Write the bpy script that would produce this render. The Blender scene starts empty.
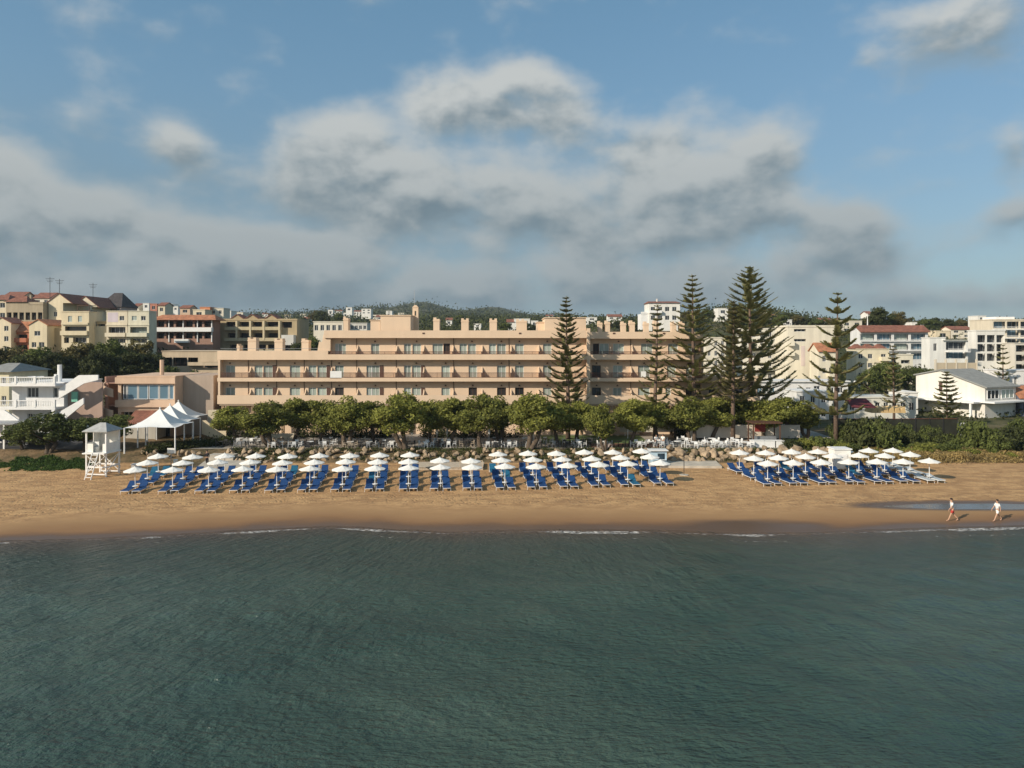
import bpy, math, random
import numpy as np
from mathutils import Vector, Matrix, noise as mnoise
R = math.radians
rnd = random.Random(7)
nrs = np.random.RandomState(11)
SC = bpy.context.scene
COL = SC.collection

# ---------------------------------------------------------------- camera model
HOR, CAMH, FPX = 340.0, 15.2, 728.0
def P(px, py, D):
    return Vector(((px - 512) * D / FPX, D, CAMH - (py - HOR) * D / FPX))
def PX(px, D): return (px - 512) * D / FPX
def PZ(py, D): return CAMH - (py - HOR) * D / FPX

cam = bpy.data.cameras.new('camera')
camo = bpy.data.objects.new('camera', cam)
COL.objects.link(camo)
cam.sensor_width = 36; cam.lens = 36 * FPX / 1024
cam.shift_y = -(384 - HOR) / 1024
cam.clip_start = 0.5; cam.clip_end = 20000
camo.location = (0, 0, CAMH); camo.rotation_euler = (R(90), 0, 0)
SC.camera = camo

# ---------------------------------------------------------------- object helpers
def tag(o, label=None, cat=None, group=None, kind=None):
    if label: o['label'] = label
    if cat: o['category'] = cat
    if group: o['group'] = group
    if kind: o['kind'] = kind
    return o
def empty(name, loc=(0, 0, 0), rz=0.0):
    o = bpy.data.objects.new(name, None); COL.objects.link(o)
    o.location = loc; o.rotation_euler = (0, 0, rz); o.empty_display_size = .2
    return o
def mesh_np(name, v, f, mat, parent=None, smooth=False, loc=None):
    me = bpy.data.meshes.new(name)
    v = np.asarray(v, np.float32).reshape(-1, 3); f = np.asarray(f, np.int32)
    k = f.shape[1]
    me.vertices.add(len(v)); me.vertices.foreach_set('co', v.ravel())
    me.loops.add(f.size); me.loops.foreach_set('vertex_index', f.ravel())
    me.polygons.add(len(f)); me.polygons.foreach_set('loop_start', np.arange(0, f.size, k, dtype=np.int32))
    me.update(calc_edges=True)
    if smooth: me.polygons.foreach_set('use_smooth', np.ones(len(f), bool))
    o = bpy.data.objects.new(name, me); COL.objects.link(o)
    if mat: me.materials.append(mat)
    if parent: o.parent = parent
    if loc is not None: o.location = loc
    return o

class MB:
    def __init__(s): s.v = []; s.f = []
    def quad(s, a, b, c, d):
        n = len(s.v); s.v += [tuple(a), tuple(b), tuple(c), tuple(d)]; s.f.append((n, n+1, n+2, n+3)); return s
    def tri(s, a, b, c):
        n = len(s.v); s.v += [tuple(a), tuple(b), tuple(c)]; s.f.append((n, n+1, n+2)); return s
    def box(s, x0, x1, y0, y1, z0, z1, bev=0):
        if x0 > x1: x0, x1 = x1, x0
        if y0 > y1: y0, y1 = y1, y0
        if z0 > z1: z0, z1 = z1, z0
        n = len(s.v)
        s.v += [(x0,y0,z0),(x1,y0,z0),(x1,y1,z0),(x0,y1,z0),(x0,y0,z1),(x1,y0,z1),(x1,y1,z1),(x0,y1,z1)]
        s.f += [(n,n+3,n+2,n+1),(n+4,n+5,n+6,n+7),(n,n+1,n+5,n+4),(n+1,n+2,n+6,n+5),(n+2,n+3,n+7,n+6),(n+3,n,n+4,n+7)]
        return s
    def prism(s, pts, axis, a0, a1):
        """pts: ccw polygon in the two other axes, extruded along axis from a0 to a1"""
        def mk(p, a):
            return {'x': (a, p[0], p[1]), 'y': (p[0], a, p[1]), 'z': (p[0], p[1], a)}[axis]
        n = len(s.v); k = len(pts)
        s.v += [mk(p, a0) for p in pts] + [mk(p, a1) for p in pts]
        s.f.append(tuple(range(n, n+k))); s.f.append(tuple(range(n+2*k-1, n+k-1, -1)))
        for i in range(k):
            j = (i+1) % k; s.f.append((n+j, n+i, n+k+i, n+k+j))
        return s
    def tube(s, pts, rad, seg=8, cap=True):
        pts = [Vector(p) for p in pts]; m = len(pts)
        if not hasattr(rad, '__len__'): rad = [rad]*m
        n0 = len(s.v); up = None
        for i, p in enumerate(pts):
            d = (pts[min(i+1, m-1)] - pts[max(i-1, 0)])
            d = d.normalized() if d.length > 1e-9 else Vector((0, 0, 1))
            if up is None:
                up = Vector((1, 0, 0)) if abs(d.x) < .9 else Vector((0, 1, 0))
            a = (up - d*up.dot(d)).normalized(); b = d.cross(a); up = a
            for k in range(seg):
                t = 2*math.pi*k/seg
                s.v.append(tuple(p + (a*math.cos(t) + b*math.sin(t))*rad[i]))
        for i in range(m-1):
            for k in range(seg):
                k2 = (k+1) % seg; q = n0 + i*seg
                s.f.append((q+k, q+k2, q+seg+k2, q+seg+k))
        if cap:
            s.f.append(tuple(range(n0+seg-1, n0-1, -1)))
            q = n0+(m-1)*seg; s.f.append(tuple(range(q, q+seg)))
        return s
    def lathe(s, prof, seg=16, c=(0, 0, 0)):
        n0 = len(s.v); m = len(prof)
        for r, z in prof:
            for k in range(seg):
                t = 2*math.pi*k/seg; s.v.append((c[0]+r*math.cos(t), c[1]+r*math.sin(t), c[2]+z))
        for i in range(m-1):
            for k in range(seg):
                k2 = (k+1) % seg; q = n0+i*seg
                s.f.append((q+k, q+k2, q+seg+k2, q+seg+k))
        return s
    def build(s, name, mat, parent=None, smooth=False, loc=None, bevel=0):
        me = bpy.data.meshes.new(name); me.from_pydata(s.v, [], s.f); me.update()
        if smooth:
            me.polygons.foreach_set('use_smooth', [True]*len(me.polygons))
        me.materials.append(mat)
        o = bpy.data.objects.new(name, me); COL.objects.link(o)
        if parent: o.parent = parent
        if loc is not None: o.location = loc
        if bevel:
            b = o.modifiers.new('b', 'BEVEL'); b.width = bevel; b.segments = 1; b.limit_method = 'ANGLE'
        return o
KIDS = {}
def copy_tree(o, parent=None, table=None):
    if table is None:
        table = {}
        for q in bpy.data.objects:
            if q.parent: table.setdefault(q.parent.name, []).append(q)
    c = o.copy(); COL.objects.link(c)
    if parent: c.parent = parent
    for ch in table.get(o.name, []): copy_tree(ch, c, table)
    return c
def tree_table(root):
    t = {}
    for q in bpy.data.objects:
        if q.parent: t.setdefault(q.parent.name, []).append(q)
    return t

# ---------------------------------------------------------------- materials
class NT:
    def __init__(s, tree): s.t = tree; s.n = tree.nodes; s.l = tree.links
    def node(s, typ, **kw):
        n = s.n.new(typ)
        for k, v in kw.items(): setattr(n, k, v)
        return n
    def put(s, sock, v):
        if v is None: return
        if isinstance(v, bpy.types.NodeSocket): s.l.new(v, sock)
        else: sock.default_value = v
    def m(s, op, a, b=None, c=None, clamp=False):
        n = s.node('ShaderNodeMath', operation=op, use_clamp=clamp)
        s.put(n.inputs[0], a); s.put(n.inputs[1], b); s.put(n.inputs[2], c)
        return n.outputs[0]
    def noise(s, vec, scale=1, detail=4, rough=.55, dist=0, dims='3D'):
        n = s.node('ShaderNodeTexNoise', noise_dimensions=dims)
        if vec is not None: s.put(n.inputs['Vector'], vec)
        s.put(n.inputs['Scale'], scale); s.put(n.inputs['Detail'], detail); s.put(n.inputs['Roughness'], rough); s.put(n.inputs['Distortion'], dist)
        return n.outputs['Fac']
    def mix(s, f, a, b):
        n = s.node('ShaderNodeMix', data_type='RGBA')
        s.put(n.inputs[0], f); s.put(n.inputs[6], a); s.put(n.inputs[7], b)
        return n.outputs[2]
    def ss(s, x, lo, hi):
        n = s.node('ShaderNodeMapRange', interpolation_type='SMOOTHSTEP')
        s.put(n.inputs[0], x); s.put(n.inputs[1], lo); s.put(n.inputs[2], hi)
        return n.outputs[0]
    def mapping(s, vec, sc=(1, 1, 1), rot=(0, 0, 0)):
        n = s.node('ShaderNodeMapping'); s.put(n.inputs[0], vec); n.inputs['Scale'].default_value = sc; n.inputs['Rotation'].default_value = rot
        return n.outputs[0]
    def bump(s, h, strength=.3, dist=.1, normal=None):
        n = s.node('ShaderNodeBump'); s.put(n.inputs['Height'], h); s.put(n.inputs['Strength'], strength); s.put(n.inputs['Distance'], dist)
        if normal is not None: s.put(n.inputs['Normal'], normal)
        return n.outputs[0]
def C4(c): return (c[0], c[1], c[2], 1)
def newmat(name):
    m = bpy.data.materials.new(name); m.use_nodes = True
    nt = NT(m.node_tree); b = m.node_tree.nodes['Principled BSDF']
    return m, nt, b
def simple(name, c, rough=.8, var=.12, scale=1.5, metal=0, bump=0, spec=.3, streak=False):
    m, nt, b = newmat(name)
    tc = nt.node('ShaderNodeTexCoord')
    v = tc.outputs['Object']
    n1 = nt.noise(v, scale, 5, .6)
    if streak: n1 = nt.m('MULTIPLY_ADD', nt.noise(nt.mapping(v, (3, 3, .25)), scale, 4, .6), .6, nt.m('MULTIPLY', n1, .4))
    f = nt.ss(n1, .3, .7)
    dk = tuple(x*(1-var) for x in c); lt = tuple(min(.95, x*(1+var*.6)) for x in c)
    nt.put(b.inputs['Base Color'], nt.mix(f, C4(dk), C4(lt)))
    b.inputs['Roughness'].default_value = rough; b.inputs['Metallic'].default_value = metal
    b.inputs['Specular IOR Level'].default_value = spec
    if bump:
        nt.put(b.inputs['Normal'], nt.bump(nt.noise(v, scale*12, 3), bump, .02))
    return m
_cache = {}
def wallmat(c):
    k = tuple(round(x, 3) for x in c)
    if k not in _cache: _cache[k] = simple('render_wall', c, .88, .13, .35, streak=True)
    return _cache[k]
def leafmat(name, c, var=.45, trans=.25):
    m, nt, b = newmat(name)
    tc = nt.node('ShaderNodeTexCoord'); oi = nt.node('ShaderNodeObjectInfo'); geo = nt.node('ShaderNodeNewGeometry')
    n1 = nt.noise(tc.outputs['Object'], .9, 3, .6)
    r = geo.outputs['Random Per Island']
    f = nt.m('MULTIPLY_ADD', r, .6, nt.m('MULTIPLY', n1, .5))
    f = nt.ss(nt.m('ADD', f, nt.m('MULTIPLY_ADD', oi.outputs['Random'], .3, -.15)), .15, .9)
    dk = tuple(x*(1-var) for x in c); lt = (min(1, c[0]*(1+var*1.25)), min(1, c[1]*(1+var)), c[2]*(1+var*.4))
    colr = nt.mix(f, C4(dk), C4(lt))
    nt.put(b.inputs['Base Color'], colr); b.inputs['Roughness'].default_value = .75; b.inputs['Specular IOR Level'].default_value = .2
    tr = nt.node('ShaderNodeBsdfTranslucent'); nt.put(tr.inputs[0], colr)
    mx = nt.node('ShaderNodeMixShader'); mx.inputs[0].default_value = trans
    out = m.node_tree.nodes['Material Output']
    nt.l.new(b.outputs[0], mx.inputs[1]); nt.l.new(tr.outputs[0], mx.inputs[2]); nt.l.new(mx.outputs[0], out.inputs[0])
    return m

M = {}
M['white'] = simple('white_paint', (.8, .79, .76), .6, .06, 1.2)
M['plastic'] = simple('white_plastic', (.82, .82, .8), .4, .04, 2)
M['canvas'] = simple('white_canvas', (.8, .78, .72), .85, .06, 2)
M['tent'] = simple('tent_fabric', (.78, .78, .75), .7, .06, .8)
M['blue'] = simple('blue_fabric', (.012, .055, .175), .7, .2, 3)
M['bluegreen'] = simple('teal_fabric', (.015, .12, .22), .7, .2, 3)
M['pale'] = simple('pale_slings', (.45, .5, .52), .6, .1, 3)
M['darkmetal'] = simple('dark_metal', (.03, .03, .032), .5, .1, 2)
M['greymetal'] = simple('grey_metal', (.35, .36, .37), .45, .1, 2, metal=.5)
M['wood'] = simple('weathered_wood', (.5, .42, .32), .8, .2, 4)
M['brownwood'] = simple('brown_wood', (.1, .05, .03), .7, .2, 3)
M['railbrown'] = simple('brown_rail', (.11, .05, .035), .5, .15, 2)
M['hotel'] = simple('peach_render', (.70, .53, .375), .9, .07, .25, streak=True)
M['hotel_shaded'] = simple('shaded_peach_render', (.36, .25, .15), .9, .1, .3)  # hotel render darkened: ground-floor shade painted into the colour
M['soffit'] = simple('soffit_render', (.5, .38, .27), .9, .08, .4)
M['frame'] = simple('brown_frame', (.1, .055, .04), .6, .1, 3)
M['frame_w'] = simple('white_frame', (.7, .7, .68), .5, .05, 3)
M['tile'] = None
M['asphalt'] = simple('asphalt', (.06, .06, .062), .9, .2, .8, bump=.3)
M['paving'] = simple('stone_paving', (.36, .32, .27), .85, .2, .7)
M['concrete'] = simple('concrete', (.5, .45, .37), .85, .2, .9, bump=.2)
M['rockmat'] = simple('pale_boulder', (.35, .265, .175), .9, .45, 1.1, bump=.6)
M['bark'] = simple('bark', (.12, .09, .065), .95, .35, 6, bump=.6)
M['pinebark'] = simple('pine_bark', (.16, .11, .08), .95, .3, 6, bump=.5)
M['skin'] = simple('skin', (.5, .3, .2), .6, .05, 3)
M['red'] = simple('red_cloth', (.45, .05, .04), .8, .1, 3)
M['cloth_w'] = simple('white_cloth', (.78, .77, .74), .85, .05, 3)
M['cloth_k'] = simple('black_cloth', (.02, .02, .025), .85, .1, 3)
M['hair'] = simple('dark_hair', (.03, .02, .015), .7, .2, 9)
M['netting'] = simple('green_netting', (.03, .032, .022), .9, .3, .8)
M['soil'] = None
M['crimson'] = simple('crimson_awning', (.14, .03, .035), .8, .15, 1)
M['yellowaw'] = simple('yellow_awning', (.6, .42, .2), .8, .1, 1)
M['kiosk_blue'] = simple('pale_blue_paint', (.45, .6, .7), .5, .08, 2)
M['greyroof'] = simple('grey_roof', (.27, .27, .25), .85, .15, 1.2)
M['leaf'] = leafmat('tamarisk_leaves', (.185, .205, .055), trans=.35)
M['leaf2'] = leafmat('olive_leaves', (.09, .115, .036))
M['leaf3'] = leafmat('dark_leaves', (.055, .068, .027))
M['leafbrown'] = leafmat('brownish_leaves', (.115, .105, .045))
M['leafdry'] = leafmat('dry_scrub', (.27, .21, .10))
M['needle'] = leafmat('pine_needles', (.18, .185, .08), trans=.35)
M['needle2'] = leafmat('pine_needles_pale', (.14, .135, .06), trans=.15)
M['grass'] = leafmat('grass_blades', (.045, .085, .02))

def glass(name, c, rough=.08, var=.5):
    m, nt, b = newmat(name)
    oi = nt.node('ShaderNodeObjectInfo')
    n = nt.mix(oi.outputs['Random'], C4(tuple(x*(1-var) for x in c)), C4(tuple(x*(1+var*.5) for x in c)))
    nt.put(b.inputs['Base Color'], n); b.inputs['Roughness'].default_value = rough; b.inputs['Specular IOR Level'].default_value = .6
    return m
M['glass'] = glass('dark_glass', (.035, .04, .045))
M['curtain'] = glass('curtained_glass', (.36, .42, .37), .2, .3)
M['opening'] = glass('dark_doorway', (.015, .012, .01), .6)
M['glass_blue'] = glass('blue_glass', (.12, .2, .26), .08, .2)

def tilemat(name, c):
    m, nt, b = newmat(name)
    tc = nt.node('ShaderNodeTexCoord'); v = tc.outputs['Object']
    w = nt.node('ShaderNodeTexWave', wave_type='BANDS', bands_direction='X'); nt.put(w.inputs[0], v); w.inputs['Scale'].default_value = 1.3
    n1 = nt.noise(v, 1.1, 5, .7)
    nt.put(b.inputs['Base Color'], nt.mix(nt.ss(n1, .3, .7), C4(tuple(x*.6 for x in c)), C4(tuple(min(1, x*1.15) for x in c))))
    b.inputs['Roughness'].default_value = .9
    nt.put(b.inputs['Normal'], nt.bump(w.outputs['Fac'], .6, .08))
    return m
M['tile'] = tilemat('terracotta_tiles', (.27, .11, .07))
M['tile_dk'] = tilemat('dark_tiles', (.07, .06, .06))
M['tile_or'] = tilemat('orange_tiles', (.48, .2, .1))

# ---------------------------------------------------------------- terrain
_sh = [(-60, 548), (0, 541), (100, 538), (200, 533), (290, 528), (330, 526), (380, 528), (450, 532), (560, 529.5), (640, 530), (700, 532), (760, 533), (820, 532), (900, 529), (960, 527), (1024, 525.5), (1100, 524)]
_sx = np.array([(a-512)/(b-HOR)*CAMH for a, b in _sh]); _sy = np.array([FPX*CAMH/(b-HOR) for a, b in _sh])
def shore(x): return np.interp(x, _sx, _sy)
_TD = np.array([86, 90, 105, 125, 150, 180, 240, 320, 450, 700, 1200, 2200, 3500.])
_TU = np.array([-500, 0, 100, 185, 330, 450, 600, 720, 850, 1024, 1500.])
_TZ = np.array([
 [.7,1.5,3,5,9,13,20,26,34,44,60,95,60],
 [.7,1.6,3,4.2,7.5,11.5,18,24.5,33,43,58,95,60],
 [.7,1.5,2.6,3.8,7.5,11.5,17,22,30,41,56,92,60],
 [.7,1.65,1.75,2.5,6,9.5,14,18,25,34,50,88,60],
 [.7,1.7,1.7,2,5,8,13,18,25,33,54,95,60],
 [.7,1.7,1.7,2,4,6,12,17.5,25,33,54,93,60],
 [.7,1.7,1.7,2,4,6,11,18,26,32,44,60,40],
 [.7,1.7,1.7,2,3.5,5,11,22,28,33,39,50,40],
 [.7,1.5,1.9,2.2,3,4,9,19,23,28,34,45,35],
 [.7,1.2,1.9,2.2,3.5,6,11,18.5,24,29,35,45,35],
 [.7,1.2,1.9,2.2,3.5,6,11,18,24,29,35,45,35]])
POOL = (PX(972, 66), 65.9, 9.0, 1.25)     # centre x, y and half sizes of the beach pool
def gz(x, y):
    x = np.asarray(x, float); y = np.asarray(y, float)
    sh = shore(x); d = y - sh
    sea = np.maximum(d*.07, -6)
    top = .7
    t = np.clip(d/np.maximum(86-sh, 5), 0, 1)
    beach = .16*(1-np.exp(-np.maximum(d, 0)/2.2)) + (top-.16)*t**1.1
    z = np.where(d < 0, sea, beach)
    # beach pool dip
    px_, py_, a, b = POOL
    e = ((x-px_)/a)**2 + ((y-py_)/b)**2 + .1*np.sin(x*1.1)
    pl = np.exp(-np.maximum(e*.7, 0)**1.5)
    z = np.where(d > 0, z*(1-pl) + (.10)*pl, z)
    # inland
    yy = np.maximum(y, 86.)
    u = x/yy*FPX + 512
    ui = np.clip(np.interp(u, _TU, np.arange(len(_TU))), 0, len(_TU)-1.001); i = ui.astype(int); fu = ui-i
    ld = np.log(_TD); di = np.clip(np.interp(np.log(yy), ld, np.arange(len(_TD))), 0, len(_TD)-1.001); j = di.astype(int); fd = di-j
    zi = (_TZ[i, j]*(1-fu)*(1-fd) + _TZ[i+1, j]*fu*(1-fd) + _TZ[i, j+1]*(1-fu)*fd + _TZ[i+1, j+1]*fu*fd)
    for uc, w, hgt, dc in ((426, 26, 24, 1900), (404, 30, 9, 1700), (494, 30, 26, 2000), (550, 40, 8, 1800), (365, 40, 8, 1500), (250, 60, -10, 1900), (120, 80, 8, 1500), (745, 60, 8, 500)):
        zi = zi + hgt*np.exp(-((u-uc)/w)**2)*np.exp(-((yy-dc)/(dc*.25))**2)
    return np.where(y <= 86, z, zi)
def G(x, y): return float(gz(x, y))
def hit(px, py):
    lo, hi = 30., 400.
    def f(D):
        p = P(px, py, D); return p.z - G(p.x, D)
    for _ in range(50):
        m_ = (lo+hi)/2
        if f(m_) > 0: lo = m_
        else: hi = m_
    D = (lo+hi)/2; p = P(px, py, D); return Vector((p.x, D, G(p.x, D)))

def grid(name, xs, ys, zfun, mat, attrs=None, smooth=True):
    X, Y = np.meshgrid(xs, ys); Z = zfun(X, Y)
    v = np.stack([X, Y, Z], -1).reshape(-1, 3)
    nx, ny = len(xs), len(ys)
    a = (np.arange(ny-1)[:, None]*nx + np.arange(nx-1)[None, :]).ravel()
    f = np.stack([a, a+1, a+1+nx, a+nx], -1)
    o = mesh_np(name, v, f, mat, smooth=smooth)
    for k, fn in (attrs or {}).items():
        at = o.data.attributes.new(k, 'FLOAT', 'POINT'); at.data.foreach_set('value', fn(X, Y).ravel().astype(np.float32))
    return o
def spaced(a, b, fine0, fine1, st, grow=1.12):
    mid = list(np.arange(fine0, fine1+1e-6, st)); s = st; x = fine0; L = []
    while x > a: s *= grow; x -= s; L.append(x)
    s = st; x = mid[-1]; Rr = []
    while x < b: s *= grow; x += s; Rr.append(x)
    return np.array(L[::-1] + mid + Rr)

# sand
m, nt, b = newmat('beach_sand')
geo = nt.node('ShaderNodeNewGeometry'); pos = geo.outputs['Position']
at = nt.node('ShaderNodeAttribute', attribute_name='d'); d = at.outputs['Fac']
sw = nt.node('ShaderNodeAttribute', attribute_name='swash').outputs['Fac']
n_big = nt.noise(nt.mapping(pos, (.10, .3, .1)), 1, 4, .6); n_mid = nt.noise(nt.mapping(pos, (.55, 1.1, 1)), 1, 6, .7); n_fine = nt.noise(pos, 5, 4, .7)
dry = nt.mix(nt.ss(n_mid, .36, .64), C4((.35, .20, .088)), C4((.54, .33, .15)))
dry = nt.mix(nt.m('MULTIPLY', nt.ss(n_fine, .52, .72), .6), dry, C4((.22, .125, .06)))
dry = nt.mix(nt.m('MULTIPLY', nt.ss(n_big, .5, .75), .35), dry, C4((.28, .165, .08)))
ripl = nt.noise(nt.mapping(pos, (.4, 2.6, 1)), 1, 5, .65)
dry = nt.mix(nt.m('MULTIPLY', nt.ss(ripl, .56, .72), .5), dry, C4((.22, .13, .062)))
fp = nt.node('ShaderNodeTexVoronoi'); nt.put(fp.inputs['Vector'], pos); fp.inputs['Scale'].default_value = 1.9
pit = nt.ss(fp.outputs['Distance'], .12, .32)
trod = nt.ss(d, 6.5, 9)
damp = C4((.235, .125, .055)); wet = C4((.12, .072, .04))
dd = nt.m('ADD', d, nt.m('MULTIPLY_ADD', nt.noise(nt.mapping(pos, (.16, .3, 1)), 1, 4, .6), 3.2, -1.6))
smooth_sand = nt.mix(nt.ss(dd, 1.2, 5.5), damp, C4((.34, .2, .09)))
c1 = nt.mix(nt.ss(dd, 4.2, 8.5), smooth_sand, dry)
wrack = nt.m('MULTIPLY', nt.m('MULTIPLY', nt.ss(dd, 5.5, 7.5), nt.ss(dd, 12.5, 8.5)), nt.ss(nt.noise(nt.mapping(pos, (1.1, 2.2, 1)), 1.6, 5, .75), .54, .66))
c1 = nt.mix(nt.m('MULTIPLY', wrack, .7), c1, C4((.12, .075, .04)))
wetf = nt.m('MAXIMUM', nt.m('SUBTRACT', 1, nt.ss(dd, .3, 2.6)), sw)
c2 = nt.mix(wetf, c1, wet)
nt.put(b.inputs['Base Color'], c2)
nt.put(b.inputs['Roughness'], nt.m('MULTIPLY_ADD', wetf, -.6, .95))
b.inputs['Specular IOR Level'].default_value = .4
hgt = nt.m('ADD', nt.m('MULTIPLY', n_fine, .3), nt.m('ADD', n_mid, nt.m('MULTIPLY', pit, .35)))
bs = nt.m('MULTIPLY', trod, .8)
nt.put(b.inputs['Normal'], nt.bump(hgt, nt.m('ADD', bs, .03), .22))
M['sand'] = m

SW = (PX(742, 60), 57.8, 8.5, 3.1)
def f_d(X, Y): return Y - shore(X)
def f_sw(X, Y):
    e = ((X-SW[0])/SW[2])**2 + ((Y-SW[1])/SW[3])**2 + .15*np.sin(X*.9+1)*np.sin(Y*1.4)
    e2 = ((X-POOL[0])/(POOL[2]*1.22))**2 + ((Y-POOL[1])/(POOL[3]*1.45))**2 + .12*np.sin(X*1.3)*np.sin(Y*2+1)
    return np.clip(np.maximum((1.3-e)*1.3, (1.4-e2)*1.6), 0, 1)
xs = spaced(-900, 900, -66, 66, .6); ys = np.concatenate([np.arange(30, 56, 1.), np.arange(56, 86.01, .3)])
beach = grid('beach', xs, ys, lambda X, Y: gz(X, np.minimum(Y, 85.999)), M['sand'], {'d': f_d, 'swash': f_sw}); beach['kind'] = 'structure'

# ground inland
m, nt, b = newmat('hill_ground')
geo = nt.node('ShaderNodeNewGeometry'); pos = geo.outputs['Position']
n1 = nt.noise(pos, .05, 6, .65); n2 = nt.noise(pos, .4, 5, .7); n3 = nt.noise(pos, .012, 5, .6)
c = nt.mix(nt.ss(n2, .35, .65), C4((.05, .06, .025)), C4((.13, .115, .06)))
c = nt.mix(nt.m('MULTIPLY', nt.ss(n1, .5, .68), .6), c, C4((.22, .17, .1)))
c = nt.mix(nt.m('MULTIPLY', nt.ss(n3, .4, .6), .5), c, C4((.035, .05, .022)))
at = nt.node('ShaderNodeAttribute', attribute_name='near')
c = nt.mix(at.outputs['Fac'], c, nt.mix(nt.ss(n2, .35, .65), C4((.09, .075, .04)), C4((.22, .15, .085))))
nt.put(b.inputs['Base Color'], c); b.inputs['Roughness'].default_value = .95; b.inputs['Specular IOR Level'].default_value = .1
nt.put(b.inputs['Normal'], nt.bump(n2, .6, .8))
M['ground'] = m
ys = np.concatenate([[86], np.arange(86.5, 130, 1.), 130*np.exp(np.arange(0, 3.3, .025))])
us = np.concatenate([np.linspace(-1500, -100, 20), np.linspace(-90, 1120, 240), np.linspace(1150, 2600, 20)])
U, Y = np.meshgrid(us, ys); X = (U-512)*Y/FPX; Z = gz(X, np.maximum(Y, 86.001))
Z = Z + np.where(Y > 700, 1, 0)*0
v = np.stack([X, Y, Z], -1).reshape(-1, 3)
a = (np.arange(len(ys)-1)[:, None]*len(us) + np.arange(len(us)-1)[None, :]).ravel()
o = mesh_np('ground', v, np.stack([a, a+1, a+1+len(us), a+len(us)], -1), M['ground'], smooth=True); o['kind'] = 'structure'
at = o.data.attributes.new('near', 'FLOAT', 'POINT'); at.data.foreach_set('value', np.clip((112-Y)/6, 0, 1).ravel().astype(np.float32))

# ---------------------------------------------------------------- sea
m, nt, b = newmat('sea_water')
geo = nt.node('ShaderNodeNewGeometry'); pos = geo.outputs['Position']
d = nt.node('ShaderNodeAttribute', attribute_name='d').outputs['Fac']
nb = nt.noise(nt.mapping(pos, (.05, .06, 1)), 1, 3, .5)
dn = nt.m('ADD', d, nt.m('MULTIPLY_ADD', nb, 8, -4))
deep = nt.mix(nt.ss(nb, .35, .65), C4((.034, .066, .054)), C4((.055, .090, .071)))
col = nt.mix(nt.ss(dn, -16, -5), deep, C4((.045, .066, .052)))
col = nt.mix(nt.ss(dn, -5, -.5), col, C4((.075, .065, .05)))
col = nt.mix(nt.ss(d, -1.5, .1), col, C4((.12, .08, .055)))
# foam: broken lace along the water's edge
fn = nt.noise(nt.mapping(pos, (.12, .1, 1)), 1, 3, .5)
lace = nt.noise(nt.mapping(pos, (2.2, 5, 1)), 1, 5, .75)
line = nt.m('SUBTRACT', 1, nt.m('DIVIDE', nt.m('ABSOLUTE', nt.m('ADD', d, nt.m('MULTIPLY_ADD', fn, 1.6, -.15))), nt.m('MULTIPLY_ADD', nt.ss(fn, .44, .62), .42, .05)))
line2 = nt.m('SUBTRACT', 1, nt.m('DIVIDE', nt.m('ABSOLUTE', nt.m('ADD', d, nt.m('MULTIPLY_ADD', fn, 2.2, 1.2))), .35))
foam = nt.m('MULTIPLY', nt.ss(line, 0, .5), nt.ss(lace, .45, .6))
foam2 = nt.m('MULTIPLY', nt.m('MULTIPLY', nt.ss(line2, 0, .6), nt.ss(lace, .56, .68)), nt.m('MULTIPLY', nt.ss(fn, .5, .6), .6))
foam = nt.m('MAXIMUM', foam, foam2)
foam = nt.m('MULTIPLY', foam, nt.m('MULTIPLY_ADD', nt.ss(fn, .42, .6), .75, .25))
nt.put(b.inputs['Base Color'], nt.mix(foam, col, C4((.75, .74, .7))))
nt.put(b.inputs['Roughness'], nt.m('MULTIPLY_ADD', foam, .6, .2))
b.inputs['IOR'].default_value = 1.33
sp_ = nt.node('ShaderNodeSeparateXYZ'); nt.put(sp_.inputs[0], pos)
qx, qy = sp_.outputs[0], nt.m('SUBTRACT', 80, sp_.outputs[1])
th = nt.m('ARCTAN2', qx, qy); rr_ = nt.m('SQRT', nt.m('ADD', nt.m('MULTIPLY', qx, qx), nt.m('MULTIPLY', qy, qy)))
def polar(a, b, z):
    c_ = nt.node('ShaderNodeCombineXYZ'); nt.put(c_.inputs[0], nt.m('MULTIPLY', th, a)); nt.put(c_.inputs[1], nt.m('MULTIPLY', rr_, b)); c_.inputs[2].default_value = z; return c_.outputs[0]
w1 = nt.noise(polar(46*1.7, .75, 1), 1, 4, .6, .4)
w2 = nt.noise(polar(46*.42, .16, 5), 1, 3, .55, .5)
w3 = nt.noise(nt.mapping(pos, (2.2, 4.5, 1), (0, 0, R(20))), 1, 3, .6)
side_ = nt.m('MULTIPLY_ADD', nt.ss(nt.m('ABSOLUTE', nt.m('ADD', th, nt.m('MULTIPLY_ADD', nb, .5, -.25))), .02, .42), .8, .2)
w4 = nt.noise(nt.mapping(pos, (1.1, 2.6, 1), (0, 0, R(-14))), 1, 4, .6, .3)
h = nt.m('ADD', nt.m('MULTIPLY', side_, nt.m('ADD', nt.m('MULTIPLY', w2, 1.3), nt.m('MULTIPLY', w1, .8))), nt.m('ADD', nt.m('MULTIPLY', w4, .6), nt.m('MULTIPLY', w3, .5)))
calm = nt.m('MULTIPLY_ADD', nt.noise(nt.mapping(pos, (.03, .05, 1)), 1, 3, .5), .8, .35)
nt.put(b.inputs['Normal'], nt.bump(h, nt.m('MULTIPLY', calm, 1.0), .52))
M['sea'] = m
waves = []
for k in range(26):
    lam = 1.2*1.16**(k % 14); ang = R(rnd.gauss(112, 16)) if k % 2 else R(rnd.gauss(68, 18))
    waves.append((2*math.pi/lam*math.cos(ang), 2*math.pi/lam*math.sin(ang), rnd.uniform(0, 6.28), .0045*lam**.8))
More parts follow.
